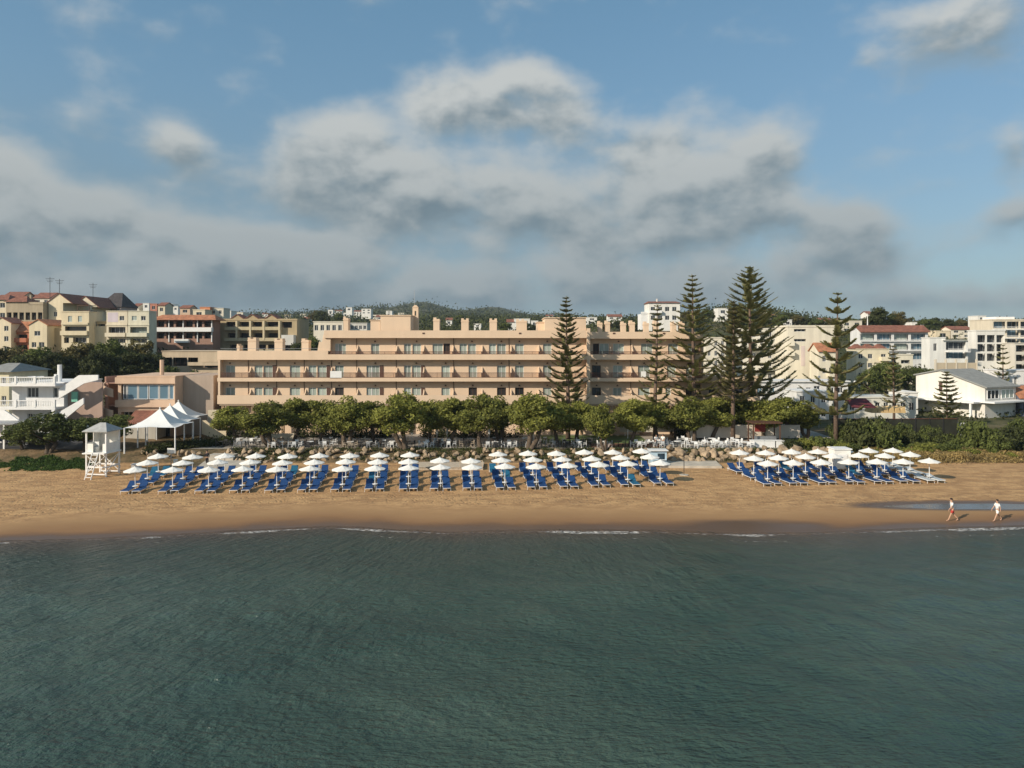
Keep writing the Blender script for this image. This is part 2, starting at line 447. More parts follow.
def wz(X, Y):
    d = shore(X)-Y; z = np.zeros_like(X)
    for kx, ky, ph, am in waves: z += am*np.sin(kx*X+ky*Y+ph)
    near = np.exp(-((X/90)**4)) * np.where((Y > 10), 1, 0)
    return z*near*np.clip(d/14, .12, 1) + .01
xs = spaced(-2500, 2500, -62, 62, .33, 1.2); ys = np.concatenate([[-1500, -900, -500, -250, -120, -60, -30, -10, 0, 8], np.arange(14, 62, .3)])
sea = grid('sea', xs, ys, wz, M['sea'], {'d': f_d}); sea['kind'] = 'structure'
ys = None
# outer sea at the sides: the sheet above already reaches far sideways

# pool of water on the beach
pts = []
zp = .155
m, nt, b = newmat('pool_water')
geo = nt.node('ShaderNodeNewGeometry')
b.inputs['Base Color'].default_value = (.13, .10, .075, 1); b.inputs['Roughness'].default_value = .04; b.inputs['IOR'].default_value = 1.33
b.inputs['Specular IOR Level'].default_value = .9
nt.put(b.inputs['Normal'], nt.bump(nt.noise(nt.mapping(geo.outputs['Position'], (1, 4, 1)), 2, 3), .08, .1))
M['pool'] = m
n = 64
vv = [(POOL[0], POOL[1], zp)]
for k in range(n):
    t = 2*math.pi*k/n
    r = 1 + .06*math.sin(3*t+1) + .05*math.sin(5*t)
    vv.append((POOL[0]+POOL[2]*1.5*r*math.cos(t), POOL[1]+POOL[3]*1.5*r*math.sin(t), zp))
mb = MB(); mb.v = vv; mb.f = [(0, 1+k, 1+(k+1) % n) for k in range(n)]
o = mb.build('pool_of_water', M['pool']); o['kind'] = 'structure'

# terrace paving, lawn, road sheets (a few mm above the ground)
def sheet(name, xs, ys, mat, dz):
    o = grid(name, xs, ys, lambda X, Y: gz(X, np.maximum(Y, 86.01))+dz, mat); o['kind'] = 'structure'; return o
sheet('terrace_paving', np.arange(-41, 44.1, 1.), np.arange(90.5, 122.1, .5), M['paving'], .012)
m, nt, b = newmat('lawn_grass')
geo = nt.node('ShaderNodeNewGeometry')
nn = nt.noise(geo.outputs['Position'], 2, 5, .7)
nt.put(b.inputs['Base Color'], nt.mix(nn, C4((.05, .09, .02)), C4((.12, .17, .05)))); b.inputs['Roughness'].default_value = .95
M['lawn'] = m
sheet('lawn', np.arange(4, 18.1, .5), np.arange(95, 103.1, .5), M['lawn'], .03)
sheet('brown_path', np.arange(10, 19.1, .5), np.arange(91.5, 95.1, .5), simple('earth_path', (.25, .13, .08), .95, .2, 1), .024)
# ---------------------------------------------------------------- daylight
SUN_EL = R(28); SUN_DIR = Vector((-.79, -.61, 0)).normalized()*math.cos(SUN_EL) + Vector((0, 0, math.sin(SUN_EL)))
sl = bpy.data.lights.new('sun', 'SUN'); sl.energy = 5.0; sl.angle = R(.6); sl.color = (1, .89, .74)
so = bpy.data.objects.new('sun', sl); COL.objects.link(so)
so.rotation_euler = SUN_DIR.to_track_quat('Z', 'Y').to_euler()
W = bpy.data.worlds.new('World'); SC.world = W; W.use_nodes = True
nt = NT(W.node_tree); bg = W.node_tree.nodes['Background']
sky = nt.node('ShaderNodeTexSky', sky_type='NISHITA'); sky.sun_disc = False
sky.sun_elevation = SUN_EL; sky.sun_rotation = math.atan2(SUN_DIR.x, SUN_DIR.y)
sky.air_density = 1.0; sky.dust_density = 1.2; sky.ozone_density = 1.5
tc = nt.node('ShaderNodeTexCoord'); sep = nt.node('ShaderNodeSeparateXYZ'); nt.put(sep.inputs[0], tc.outputs['Generated'])
X, Y, Z = sep.outputs
az = nt.m('ARCTAN2', X, Y)
hyp = nt.m('SQRT', nt.m('ADD', nt.m('MULTIPLY', X, X), nt.m('MULTIPLY', Y, Y)))
el = nt.m('DIVIDE', Z, nt.m('MAXIMUM', hyp, .02))
BL = [  # cx, cy, rx, ry, weight : cloud masses as seen from the beach
 (515, 84, 40, 24, .62), (445, 88, 34, 30, .52), (560, 104, 42, 28, .58), (500, 112, 60, 20, .36), (345, 135, 40, 30, .40), (300, 160, 46, 30, .46), (380, 170, 55, 36, .52), (440, 190, 60, 32, .50),
 (340, 205, 60, 26, .40), (500, 205, 52, 28, .42), (655, 142, 38, 22, .75), (640, 180, 40, 20, .34), (172, 145, 34, 22, .75), (92, 112, 34, 18, .30), (12, 170, 34, 32, .50), (40, 215, 60, 30, .42), (105, 212, 46, 18, .46),
 (775, 158, 36, 30, .66), (730, 182, 44, 26, .52), (690, 205, 60, 28, .50), (750, 215, 50, 20, .40), (560, 222, 70, 28, .48), (630, 235, 60, 22, .44), (840, 228, 44, 24, .95), (875, 258, 52, 14, .44),
 (250, 245, 90, 22, .36), (160, 248, 90, 20, .38), (975, 14, 70, 30, .60), (1014, 152, 18, 22, .56), (1016, 214, 26, 15, .60), (866, 56, 14, 11, .32), (945, 184, 32, 9, .26), (155, 30, 26, 12, .26),
 (80, 282, 240, 40, .70), (330, 275, 160, 30, .46), (480, 290, 240, 26, .46), (720, 275, 120, 16, .36), (760, 300, 240, 14, .30), (980, 300, 120, 12, .26), (520, 160, 60, 30, .14),
 (-120, 190, 120, 70, .5), (1180, 120, 120, 80, .4), (-250, 60, 120, 50, .45), (1350, 220, 140, 60, .5)]
acc = None; pos_ = None
for cx, cy, rx, ry, w in BL:
    a0 = math.atan((cx-512)/FPX); e0 = (HOR-cy)/FPX*math.cos(a0)
    ra = rx/FPX*math.cos(a0)**2*1.2; re = ry/FPX*math.cos(a0)*1.2
    dx = nt.m('MULTIPLY_ADD', az, .95/ra, -.95*a0/ra); dy = nt.m('MULTIPLY_ADD', el, .95/re, -.95*e0/re)
    q = nt.m('MULTIPLY_ADD', dx, dx, nt.m('MULTIPLY', dy, dy))
    g = nt.m('POWER', math.exp(-1), q)
    acc = nt.m('MULTIPLY_ADD', g, w, 0.0 if acc is None else acc)
    pos_ = nt.m('MULTIPLY_ADD', nt.m('MULTIPLY', g, dy), w, 0.0 if pos_ is None else pos_)
side = nt.m('MULTIPLY', nt.ss(nt.m('ABSOLUTE', az), .75, 1.1), .18)   # scattered cloud all round the sky
def puff(az, el):
    comb = nt.node('ShaderNodeCombineXYZ'); nt.put(comb.inputs[0], az); nt.put(comb.inputs[1], nt.m('MULTIPLY', el, 1.45)); comb.inputs[2].default_value = 3.7
    return nt.noise(comb.outputs[0], 11, 8, .5, .1), comb.outputs[0]
n1, cv = puff(az, el); n1b, _ = puff(nt.m('ADD', az, -.014), nt.m('ADD', el, .022))
n2 = nt.m('MULTIPLY_ADD', nt.noise(cv, 3.2, 2, .5), .3, -.15)
d0 = nt.m('ADD', nt.m('MULTIPLY_ADD', nt.m('MINIMUM', acc, .80), .85, side), nt.m('ADD', n2, nt.m('MULTIPLY_ADD', n1, 1.15, -.54)))
alpha = nt.ss(d0, .06, .66)
thick = nt.ss(d0, .2, .85)
rel = nt.m('DIVIDE', pos_, nt.m('ADD', acc, .06))      # -1 at the foot of a cloud mass, +1 at its crown
lit = nt.ss(nt.m('ADD', nt.m('MULTIPLY', rel, .75), nt.m('ADD', nt.m('MULTIPLY', nt.m('SUBTRACT', n1, n1b), 2.0), nt.m('MULTIPLY', n2, -.4))), -.55, .32)
hz = nt.m('SUBTRACT', 1, nt.ss(el, .0, .36))          # nearer the horizon: seen from below, greyer
bright = C4((4.3, 4.45, 4.35)); mid = C4((2.15, 2.75, 3.1)); dark = C4((1.0, 1.42, 1.7))
base = nt.mix(nt.m('MULTIPLY', thick, .85), mid, dark)
cc = nt.mix(nt.m('MULTIPLY', lit, nt.m('MULTIPLY_ADD', hz, -.42, 1.0)), base, bright)
cc = nt.mix(nt.m('MULTIPLY', hz, .25), cc, C4((1.1, 1.65, 1.98)))
skyc = nt.mix(.42, sky.outputs[0], C4((.85, 2.4, 3.5)))
clear = nt.mix(nt.m('MULTIPLY', nt.ss(el, .5, -.02), .35), skyc, C4((1.75, 2.4, 2.75)))
veil = nt.m('MULTIPLY', nt.m('MULTIPLY', nt.ss(el, .34, .12), nt.ss(az, .62, -.05)), nt.m('MULTIPLY_ADD', n1, .8, .05))
clear = nt.mix(veil, clear, C4((1.35, 1.95, 2.35)))
final = nt.mix(nt.m('MULTIPLY', alpha, .94), clear, cc)
nt.put(bg.inputs[0], final); bg.inputs[1].default_value = .132
SC.view_settings.view_transform = 'Standard'; SC.view_settings.look = 'None'; SC.view_settings.exposure = 0; SC.view_settings.gamma = 1
SC.cycles.use_denoising = True
SC.cycles.max_bounces = 6; SC.cycles.transparent_max_bounces = 6; SC.cycles.diffuse_bounces = 3; SC.cycles.glossy_bounces = 3
# ---------------------------------------------------------------- foliage
def leaf_quads(centers, radii, n, size, rs, flat=.75, shell=.55):
    """n leaf-sized quads per clump, denser towards each clump's surface"""
    k = len(centers); c = np.repeat(np.asarray(centers), n, 0); r = np.repeat(np.asarray(radii), n)
    d = rs.normal(size=(k*n, 3)); d /= np.linalg.norm(d, axis=1)[:, None]
    rad = (shell + (1-shell)*rs.rand(k*n)**.7)
    out = rs.rand(k*n) < .1; rad[out] *= 1.25
    p = c + d*(r*rad)[:, None]*np.array([1, 1, flat])
    nrm = d + rs.normal(size=d.shape)*.7; nrm /= np.linalg.norm(nrm, axis=1)[:, None]
    a = np.cross(nrm, rs.normal(size=d.shape)); a /= np.linalg.norm(a, axis=1)[:, None]
    b = np.cross(nrm, a); s = size*(.6 + .8*rs.rand(k*n))[:, None]
    a *= s; b *= s*.55
    v = np.stack([p-a, p-b*.9, p+a, p+b*.9], 1).reshape(-1, 3)
    f = np.arange(len(v)).reshape(-1, 4)
    return v, f
def clumps(rs, n, w, h, z0, top=.5, irregular=.25):
    """clump centres filling a crown about 2w wide and h high with its bottom at z0"""
    out = []; rad = []
    while len(out) < n:
        p = rs.uniform(-1, 1, 3)
        if np.linalg.norm(p) > 1: continue
        q = np.array([p[0]*w*.8, p[1]*w*.8, z0 + h*(.5+.42*p[2])]) 
        q[:2] *= 1.0 if p[2] < .3 else .85
        q += rs.normal(size=3)*irregular*.4
        out.append(q); rad.append(w*rs.uniform(.22, .38))
    return out, rad
def make_broad(name, w, h, trunk_h, seed, leaf, lean=0., n=26, per=120, size=.17, bark='bark', nt_=1, tr=.17):
    rs = np.random.RandomState(seed); rr = random.Random(seed)
    root = empty(name)
    cs, rad = clumps(rs, n, w, h-trunk_h*.8, trunk_h*.8)
    for q in cs: q[0] += lean*.6
    v, f = leaf_quads(cs, rad, per, size, rs)
    mesh_np('crown', v, f, M[leaf], root)
    mb = MB()
    for t in range(nt_):
        off = (t-(nt_-1)/2)*.5; ln = lean + off*1.2
        base = Vector((off*.5-lean*.25, rr.uniform(-.1, .1), -.3)); fork = Vector((ln*.45+off, rr.uniform(-.15, .15), trunk_h))
        mid = base.lerp(fork, .5) + Vector((rr.uniform(-.15, .15), 0, 0))
        mb.tube([base, base+Vector((0, 0, .4)), mid, fork], [tr*1.45, tr*1.15, tr, tr*.85], 8)
        for j in range(4 if nt_ == 1 else 3):
            c = Vector(cs[(j*5+t*3) % len(cs)])
            mdl = fork.lerp(c, .5) + Vector((rr.uniform(-.2, .2), rr.uniform(-.2, .2), -.1))
            mb.tube([fork-Vector((0, 0, .1)), mdl, c], [tr*.6, tr*.38, tr*.12], 6)
    mb.build('trunk', M[bark], root, smooth=True)
    return root
def dup(root, loc, rz=0, sc=(1, 1, 1), label=None, group=None):
    c = copy_tree(root, None, tree_table(root) if False else _tab(root))
    c.location = loc; c.rotation_euler = (0, 0, rz); c.scale = sc
    if label: c['label'] = label
    if group: c['group'] = group
    return c
_tabs = {}
def _tab(root):
    if root.name not in _tabs:
        t = {}
        def rec(o, ch_all):
            for q in ch_all.get(o.name, []):
                t.setdefault(o.name, []).append(q); rec(q, ch_all)
        allc = {}
        for q in bpy.data.objects:
            if q.parent: allc.setdefault(q.parent.name, []).append(q)
        rec(root, allc); _tabs[root.name] = t
    return _tabs[root.name]
ORD = ['first', 'second', 'third', 'fourth', 'fifth', 'sixth', 'seventh', 'eighth', 'ninth', 'tenth', 'eleventh', 'twelfth', 'thirteenth',
       'fourteenth', 'fifteenth', 'sixteenth', 'seventeenth', 'eighteenth', 'nineteenth', 'twentieth', 'twenty-first', 'twenty-second', 'twenty-third', 'twenty-fourth', 'twenty-fifth', 'twenty-sixth', 'twenty-seventh', 'twenty-eighth', 'twenty-ninth', 'thirtieth']
ORD += ['thirty-'+x for x in ORD[:9]] + ['fortieth'] + ['forty-'+x for x in ORD[:9]] + ['fiftieth'] + ['fifty-'+x for x in ORD[:9]] + ['sixtieth']

class Pool:
    """several builds of one kind; each place takes the next one, the first time the original itself"""
    def __init__(s, makers): s.mk = makers; s.proto = [None]*len(makers); s.used = 0
    def place(s, k, loc, rz, sc, label, cat, group):
        k %= len(s.mk)
        if s.proto[k] is None:
            s.proto[k] = s.mk[k](); o = s.proto[k]; o['category'] = cat; _tab(o)
            o.location = loc; o.rotation_euler = (0, 0, rz); o.scale = sc; o['label'] = label; o['group'] = group; return o
        return dup(s.proto[k], loc, rz, sc, label, group)

# tamarisk row in front of the hotel: px of trunk foot, crown width px, top y, base y, lean
tam = Pool([lambda i=i: make_broad('tamarisk_tree', 2.7, 6.0, 2.1, 40+i, 'leaf', lean=[.0, .9, -.7, .3, 1.4, -.3][i], n=34, per=250, size=.15, nt_=[1, 1, 2, 1, 1, 2][i], tr=.21) for i in range(6)])
TAM = [(234, 36, 408, 443, 0), (268, 40, 404, 447, 2), (296, 34, 401, 442, 1), (322, 34, 402, 444, 3), (346, 38, 401, 447, 5), (372, 36, 403, 443, 0), (402, 42, 396, 449, 2),
       (430, 34, 402, 443, 3), (452, 34, 401, 445, 1), (480, 38, 397, 448, 0), (500, 32, 400, 441, 5), (532, 44, 396, 449, 2), (556, 34, 404, 446, 3), (578, 36, 404, 443, 0),
       (604, 26, 408, 450, 5), (632, 34, 402, 446, 1), (656, 34, 403, 441, 3), (676, 30, 408, 438, 0), (692, 36, 401, 442, 5), (714, 36, 400, 440, 1), (740, 36, 400, 437, 2), (764, 34, 402, 440, 3),
       (786, 36, 399, 439, 0), (806, 32, 404, 438, 5)]
for i, (px, wpx, ty, by, k) in enumerate(TAM):
    p = hit(px, by); s = FPX/p.y; h = (by-ty)/s
    tam.place(k, (p.x, p.y, p.z), rnd.choice([0, 0.2, -.2, 3.14]), (wpx/s/3.8, wpx/s/4.2, h/5.6),
              f'rounded green tamarisk tree, {ORD[i]} from the left in the row before the hotel', 'tree', 'tamarisk trees along the hotel terrace')

# trees and bushes elsewhere: (px, D, height, width, label, kind)
brd = Pool([lambda i=i: make_broad('leafy_tree', 3.0, 6.2, 1.6, 80+i, 'leaf2', lean=[0, .5, -.4][i], n=30, per=150, size=.17, tr=.22, nt_=[1, 2, 1][i]) for i in range(3)])
drk = Pool([lambda i=i: make_broad('dark_tree', 3.0, 6.5, 1.2, 90+i, ['leaf3', 'leafbrown', 'leaf3', 'leaf2'][i], n=34, per=170, size=.19, tr=.2) for i in range(4)])
def make_bush(name, seed, leaf, w=1.6, h=1.9, size=.12):
    rs = np.random.RandomState(seed)
    cs = []; rad = []
    for _ in range(22):
        a = rs.uniform(0, 6.28); r = w*.75*rs.rand()**.5
        cs.append(np.array([r*math.cos(a), r*math.sin(a), h*(.1+.62*rs.rand()*(1-.5*r/w))])); rad.append(w*rs.uniform(.2, .36))
    v, f = leaf_quads(cs, rad, 150, size, rs)
    return mesh_np(name, v, f, M[leaf])
bsh = Pool([lambda i=i: make_bush('green_bush', 120+i, ['leaf2', 'leaf3', 'leaf'][i]) for i in range(3)])
dryb = Pool([lambda i=i: make_bush('dry_bush', 130+i, 'leafdry', 1.6, 1.2, .1) for i in range(2)])
def put(pool, k, px, D, h, w, label, cat, group, h0=6.2, w0=6.0, z=None):
    x = PX(px, D)
    return pool.place(k, (x, D, (G(x, D) if z is None else z)-.05), rnd.uniform(0, 6.28), (w/w0, w/w0, h/h0), label, cat, group)
# two big trees on the bank by the lifeguard tower
g = 'trees on the grass bank by the lifeguard tower'
def bigtree(px, by, wpx, ty, k, label):
    p = hit(px, by); s = FPX/p.y
    brd.place(k, (p.x, p.y, p.z), 0, (wpx/s/6, wpx/s/6.2, (by-ty)/s/6.4), label, 'tree', g)
bigtree(50, 453, 66, 411, 1, 'spreading dark tree with forked trunk on the grass bank before the white villa')
bigtree(84, 452, 50, 415, 0, 'leafy tree right behind the white lifeguard tower on the bank')
bigtree(22, 449, 40, 424, 2, 'low leaning tree at the left end of the grass bank')
bigtree(118, 447, 40, 412, 0, 'bushy tree below the peach villa beside the lifeguard tower')
# dark wood above the villas on the left
LW = [(-8, 138, 6.5, 8), (8, 142, 7.5, 9), (26, 136, 7, 8), (44, 140, 7.5, 9), (62, 136, 7.5, 8), (80, 142, 8.5, 9), (98, 134, 8.6, 6), (112, 140, 9.2, 8), (128, 138, 8, 8), (140, 143, 9.5, 7), (152, 140, 7.8, 7),
      (166, 138, 5.5, 6), (182, 136, 5, 6), (205, 128, 6.5, 6), (212, 121, 5.5, 5), (196, 132, 6, 6), (207, 112, 5, 4)]
for i, (px, D, h, w) in enumerate(LW):
    put(drk, i, px, D, h, w, f'dark evergreen tree, {ORD[i]} from the left in the belt above the villas', 'tree', 'belt of dark trees above the villas')
HG = [(168, 178, 3, 6), (182, 176, 3, 6), (196, 175, 3.2, 6), (208, 172, 3.4, 6), (222, 170, 3.2, 6), (236, 178, 3, 6), (302, 175, 7, 7), (312, 182, 7.5, 7), (324, 178, 6.5, 6), (318, 168, 5, 6), (336, 176, 4, 6)]
for i, (px, D, h, w) in enumerate(HG):
    put(bsh if h < 4 else drk, i, px, D, h, w, f'dense green {"bush" if h < 4 else "tree"}, {ORD[i]} from the left on the slope behind the hotel', 'bush' if h < 4 else 'tree', 'greenery on the slope behind the hotel', 1.9 if h < 4 else 6.2, 3.2 if h < 4 else 6)
# right side
RB = [(868, 93, 5.0, 6, 1), (884, 92, 4.6, 5.4, 0), (856, 96, 4.2, 5, 0), (899, 95, 3.9, 4.2, 0), (985, 92, 5.0, 5, 0), (972, 95, 4.4, 4, 0), (912, 94, 2.8, 3.4, 1), (926, 94.5, 2.2, 3.2, 0), (939, 94, 2.6, 3.4, 1), (952, 93, 2.4, 3, 0), (1000, 91, 3.6, 4.4, 1), (930, 97, 3.2, 3, 0), (842, 97, 3.2, 4, 0), (996, 90, 2.4, 4, 0), (925, 91, 1.6, 4, 2), (944, 91, 1.5, 4, 0),
      (962, 89.5, 1.2, 4, 2), (1012, 94, 3.6, 4.6, 1), (1022, 98, 4.2, 4, 0), (835, 91, 1.6, 4, 2), (822, 92, 2.1, 3.6, 0), (806, 92, 1.8, 3.6, 2), (848, 90, 1.3, 3.6, 0), (1004, 88.5, 1.0, 3, 2), (910, 89.5, 1.1, 3.4, 2), (880, 89, 1.0, 3.4, 2),
      (792, 91.5, 1.5, 3, 1), (1035, 90, 3, 4, 1), (1050, 93, 4, 5, 0)]
for i, (px, D, h, w, k) in enumerate(sorted(RB)):
    put(bsh, k, px, D, h, w, f'green shrub, {ORD[i]} from the left behind the right end of the beach', 'shrub', 'shrubs behind the right end of the beach', 1.9, 3.2)
for i in range(20):
    px = 832 + i*10.5; D = 87.4 + (i*37 % 10)*.13
    put(dryb, i, px, D, rnd.uniform(.5, 1.0), rnd.uniform(2.2, 3.4), f'low straw-coloured bush, {ORD[i]} from the left along the edge of the sand', 'bush', 'dry bushes along the edge of the sand', 1.2, 3.2)
RT = [(886, 152, 9.8, 9.5, 'leaf', 'rounded green tree below the cream apartment block'), (872, 150, 7.5, 7, '', 'lower green tree left of the rounded tree by the apartments'), (905, 158, 7.5, 6, '', 'green tree between the cream apartments and the gabled house'),
      (924, 172, 5.5, 6, '', 'ivy-green tree beside the cream retaining wall'), (914, 176, 5, 5, '', 'small dark tree behind the cream apartments')]
for i, (px, D, h, w, _, lb) in enumerate(RT): put(brd, i, px, D, h*.8, w, lb, 'tree', 'trees among the houses on the right')
RD = [(880, 245, 9, 9, 'large dark round tree above the red roof'), (897, 248, 7.5, 7.5, 'smaller dark round tree beside the large one above the red roof')]
for i, (px, D, h, w, lb) in enumerate(RD): put(drk, i, px, D, h, w, lb, 'tree', 'round trees above the red roof', z=PZ(333, D))
k = 0
for px in list(range(690, 936, 9)) + list(range(606, 690, 14)) + list(range(935, 1010, 14)):
    D = rnd.uniform(300, 345); k += 1
    put(drk, k, px, D, rnd.uniform(4.5, 6.5), rnd.uniform(7, 10), f'dark pine on the hill crest, {ORD[min(k-1, 59)]} of the ridge trees', 'tree', 'trees along the hill crest')
k = 0
for px, D, h in [(318, 400, 9), (322, 390, 9), (340, 420, 7), (305, 410, 5), (390, 420, 6), (402, 380, 6), (460, 420, 6), (348, 300, 6), (366, 290, 6), (380, 300, 6), (395, 280, 7), (408, 260, 6), (425, 250, 6), (445, 260, 6), (150, 300, 6), (133, 290, 6), (141, 310, 5.5), (184, 310, 8), (178, 320, 5), (200, 330, 5), (215, 320, 6), (232, 330, 6), (250, 350, 6), (268, 350, 5), (285, 350, 5), (125, 285, 6), (120, 280, 7), (112, 262, 8), (108, 262, 7), (62, 262, 4), (505, 300, 6), (530, 300, 6), (596, 250, 6), (608, 240, 7), (625, 250, 7), (640, 250, 6), (668, 240, 6), (685, 250, 6), (573, 280, 6)]:
    k += 1
    put(drk, k, px, D, h, h*1.15, f'small dark tree, {ORD[k-1]} of those scattered on the far hillside', 'tree', 'trees scattered on the far hillside')

# Norfolk Island pines
def make_norfolk(h, w, whorls, seed, crown0=.18, dens=1.0, leaf='needle', up=.15, dead=0.0, tw=.42, nb=6, topgap=1.0, taper=1.0):
    rs = np.random.RandomState(seed); rr = random.Random(seed)
    root = empty('norfolk_pine')
    lean = rr.uniform(-.02, .02)
    tr = MB(); tr.tube([(0, 0, -.5), (0, 0, h*.3), (lean*h*.6, 0, h*.6), (lean*h, 0, h)], [.02*h*.9, .014*h, .009*h, .03], 8)
    V = []
    br = MB()
    for i in range(whorls):
        t = (i/(whorls-1))
        z = h*(crown0 + (1-crown0)*(1-(1-t)**(1.0 + .12*taper))*.985)
        L = w*(1-t)**.78*(1 + .22*(rr.random()-.5)) + w*.055
        if t < .12: L *= .8 + t*1.6
        rot = rr.uniform(0, 6.28); n = nb if t < .93 else 4
        for j in range(n):
            if rr.random() < dead and t < .75: continue
            a = rot + 2*math.pi*j/n + rr.uniform(-.2, .2); l = L*rr.uniform(.72, 1.12)
            ca, sa = math.cos(a), math.sin(a); upk = up*(1 + 1.6*t) + rr.uniform(-.05, .05)
            x0 = lean*z
            path = lambda s: np.array([x0+ca*l*s, sa*l*s, z + l*(upk*s - .14*math.sin(math.pi*s)*(1-t) + .10*s*s)])
            br.tube([path(0), path(.5), path(1)], [.035+.004*l, .022, .008], 4, cap=False)
            m_ = max(6, int(l*11*dens))
            for q in range(m_):
                s = .16 + .84*(q+rr.random())/m_
                p = path(s); sd = (-sa, ca)
                for side in (-1, 1):
                    ll = tw*(.5 + .5*math.sin(math.pi*min(1, s*.9+.12)))*rr.uniform(.7, 1.25)*(1 + .15*l/3)
                    dx = np.array([ca*.55+sd[0]*side*.8, sa*.55+sd[1]*side*.8, .22 + rr.uniform(-.12, .28)])*ll
                    wd = np.array([ca, sa, .25])*.055 + np.array([0, 0, .045])
                    V += [p-wd, p+wd, p+dx+wd*.5, p+dx-wd*.5]
    # leading shoot
    for q in range(14):
        z = h*(.955+.05*q/14); a = rr.uniform(0, 6.28); p = np.array([lean*z, 0, z]); dx = np.array([math.cos(a)*.16, math.sin(a)*.16, .1]); wd = np.array([0, 0, .03])
        V += [p-wd, p+wd, p+dx+wd, p+dx-wd]
    V = np.array(V)
    mesh_np('crown', V, np.arange(len(V)).reshape(-1, 4), M[leaf], root)
    tr.build('trunk', M['pinebark'], root, smooth=True)
    br.build('branches', M['pinebark'], root)
    return root
def pine(px, D, topy, halfw_px, **kw):
    lb = kw.pop('label'); x = PX(px, D); z = G(x, D); h = PZ(topy, D)-z
    o = make_norfolk(h, halfw_px*D/FPX, **kw); o.location = (x, D, z)
    tag(o, lb, 'pine tree', 'norfolk pines around the hotel'); return o
pine(568, 99, 297, 26, whorls=23, seed=1, crown0=.12, dens=1.5, label='tall slim norfolk pine standing before the middle of the peach hotel')
pine(655, 98, 305, 19, whorls=19, seed=2, crown0=.2, dens=1.2, leaf='needle', dead=.12, label='thin sparse norfolk pine before the right wing of the hotel', nb=5)
pine(694, 101, 275, 37, whorls=21, seed=3, crown0=.22, dens=1.3, label='tall dense norfolk pine left of the tallest one', tw=.42, up=.1)
pine(751, 104, 267, 52, whorls=21, seed=4, crown0=.2, dens=1.3, label='tallest and broadest norfolk pine beside the hotel right end', up=.16, tw=.5, nb=7)
pine(733, 97, 301, 20, whorls=20, seed=5, crown0=.3, dens=1.1, leaf='needle2', label='slender norfolk pine with pale bare trunk before the broadest one', tw=.42)
pine(836, 96, 293, 34, whorls=11, seed=6, crown0=.2, dens=1.7, leaf='needle', label='open norfolk pine with widely spaced tiers at the beach edge', up=.22, nb=6, tw=.5)
pine(947, 108, 372, 20, whorls=14, seed=7, crown0=.03, dens=1.2, label='small tiered norfolk pine before the white gabled house', up=.08, nb=6)
pine(894, 112, 346, 13, whorls=13, seed=8, crown0=.22, dens=.9, leaf='needle2', label='thin young norfolk pine before the cream apartment block', dead=.2)
pine(1003, 150, 345, 13, whorls=9, seed=9, crown0=.2, dens=1, label='norfolk pine behind the white gabled house', dead=.1)

# ground cover
def scatter_cover(name, pts, size, leaf, per, spread, up, seed):
    rs = np.random.RandomState(seed); pts = np.asarray(pts); n = len(pts)
    c = np.repeat(pts, per, 0) + np.column_stack([rs.normal(0, spread, n*per), rs.normal(0, spread, n*per), np.abs(rs.normal(0, up, n*per))])
    d = rs.normal(size=(n*per, 3)); d /= np.linalg.norm(d, axis=1)[:, None]
    e = np.cross(d, rs.normal(size=d.shape)); e /= np.linalg.norm(e, axis=1)[:, None]
    s = (size if np.isscalar(size) else np.repeat(size, per)[:, None])*(.6+.8*rs.rand(n*per))[:, None]
    d = d*s; e = e*s*.5
    v = np.stack([c-d, c-e, c+d, c+e], 1).reshape(-1, 3)
    return mesh_np(name, v, np.arange(len(v)).reshape(-1, 4), M[leaf])
pts = []
for _ in range(900):
    px = rnd.uniform(-6, 90); by = rnd.uniform(454, 471)
    ed_ = abs(px-46)/46
    if by < 457+5*ed_+2.5*math.sin(px*.22) or by > 471-3*ed_**2-1.5*math.sin(px*.35) or math.sin(px*.31+by*.5)*math.sin(px*.13-by*.33) > .55: continue
    p = hit(px, by); pts.append((p.x, p.y, p.z))
tag(scatter_cover('grass', pts, .13, 'grass', 26, .24, .07, 3), 'green grassy ground cover on the bank left of the lifeguard tower', 'grass', kind='stuff')
pts = []
for _ in range(620):
    D = rnd.uniform(91, 97); px = rnd.uniform(828, 1060) if rnd.random() < .8 else rnd.uniform(790, 830)
    x = PX(px, D); pts.append((x, D, G(x, D)))
tag(scatter_cover('undergrowth', pts, .15, 'leaf2', 26, .5, .22, 4), 'scrubby undergrowth on the rising ground right of the terrace', 'undergrowth', kind='stuff')
pts = []
for _ in range(1100):
    D = rnd.uniform(86.1, 92); px = rnd.uniform(835, 1060); x = PX(px, D); pts.append((x, D, G(x, D)))
tag(scatter_cover('dry_grass', pts, .13, 'leafdry', 26, .5, .14, 5), 'dry straw-coloured grass where the sand meets the scrub', 'grass', kind='stuff')
pts = []; sz = []
for _ in range(5200):
    D = 118*math.exp(rnd.random()*2.6); px = rnd.uniform(-60, 1090); x = PX(px, D)
    if 250 < px < 760 and D < 128: continue
    pts.append((x, D, G(x, D)-.2)); sz.append(.35*(D/150)**.8)
P_ = np.array(pts); S_ = np.array(sz)
rs = np.random.RandomState(8); per = 26
c = np.repeat(P_, per, 0); s = np.repeat(S_, per); sp = s*3.2
c = c + np.column_stack([rs.normal(0, 1, len(c))*sp*1.6, rs.normal(0, 1, len(c))*sp, np.abs(rs.normal(0, 1, len(c)))*sp*.7])
d = rs.normal(size=c.shape); d /= np.linalg.norm(d, axis=1)[:, None]; e = np.cross(d, rs.normal(size=c.shape)); e /= np.linalg.norm(e, axis=1)[:, None]
d *= (s*(.6+.8*rs.rand(len(c))))[:, None]; e *= (s*.6)[:, None]
v = np.stack([c-d, c-e, c+d, c+e], 1).reshape(-1, 3)
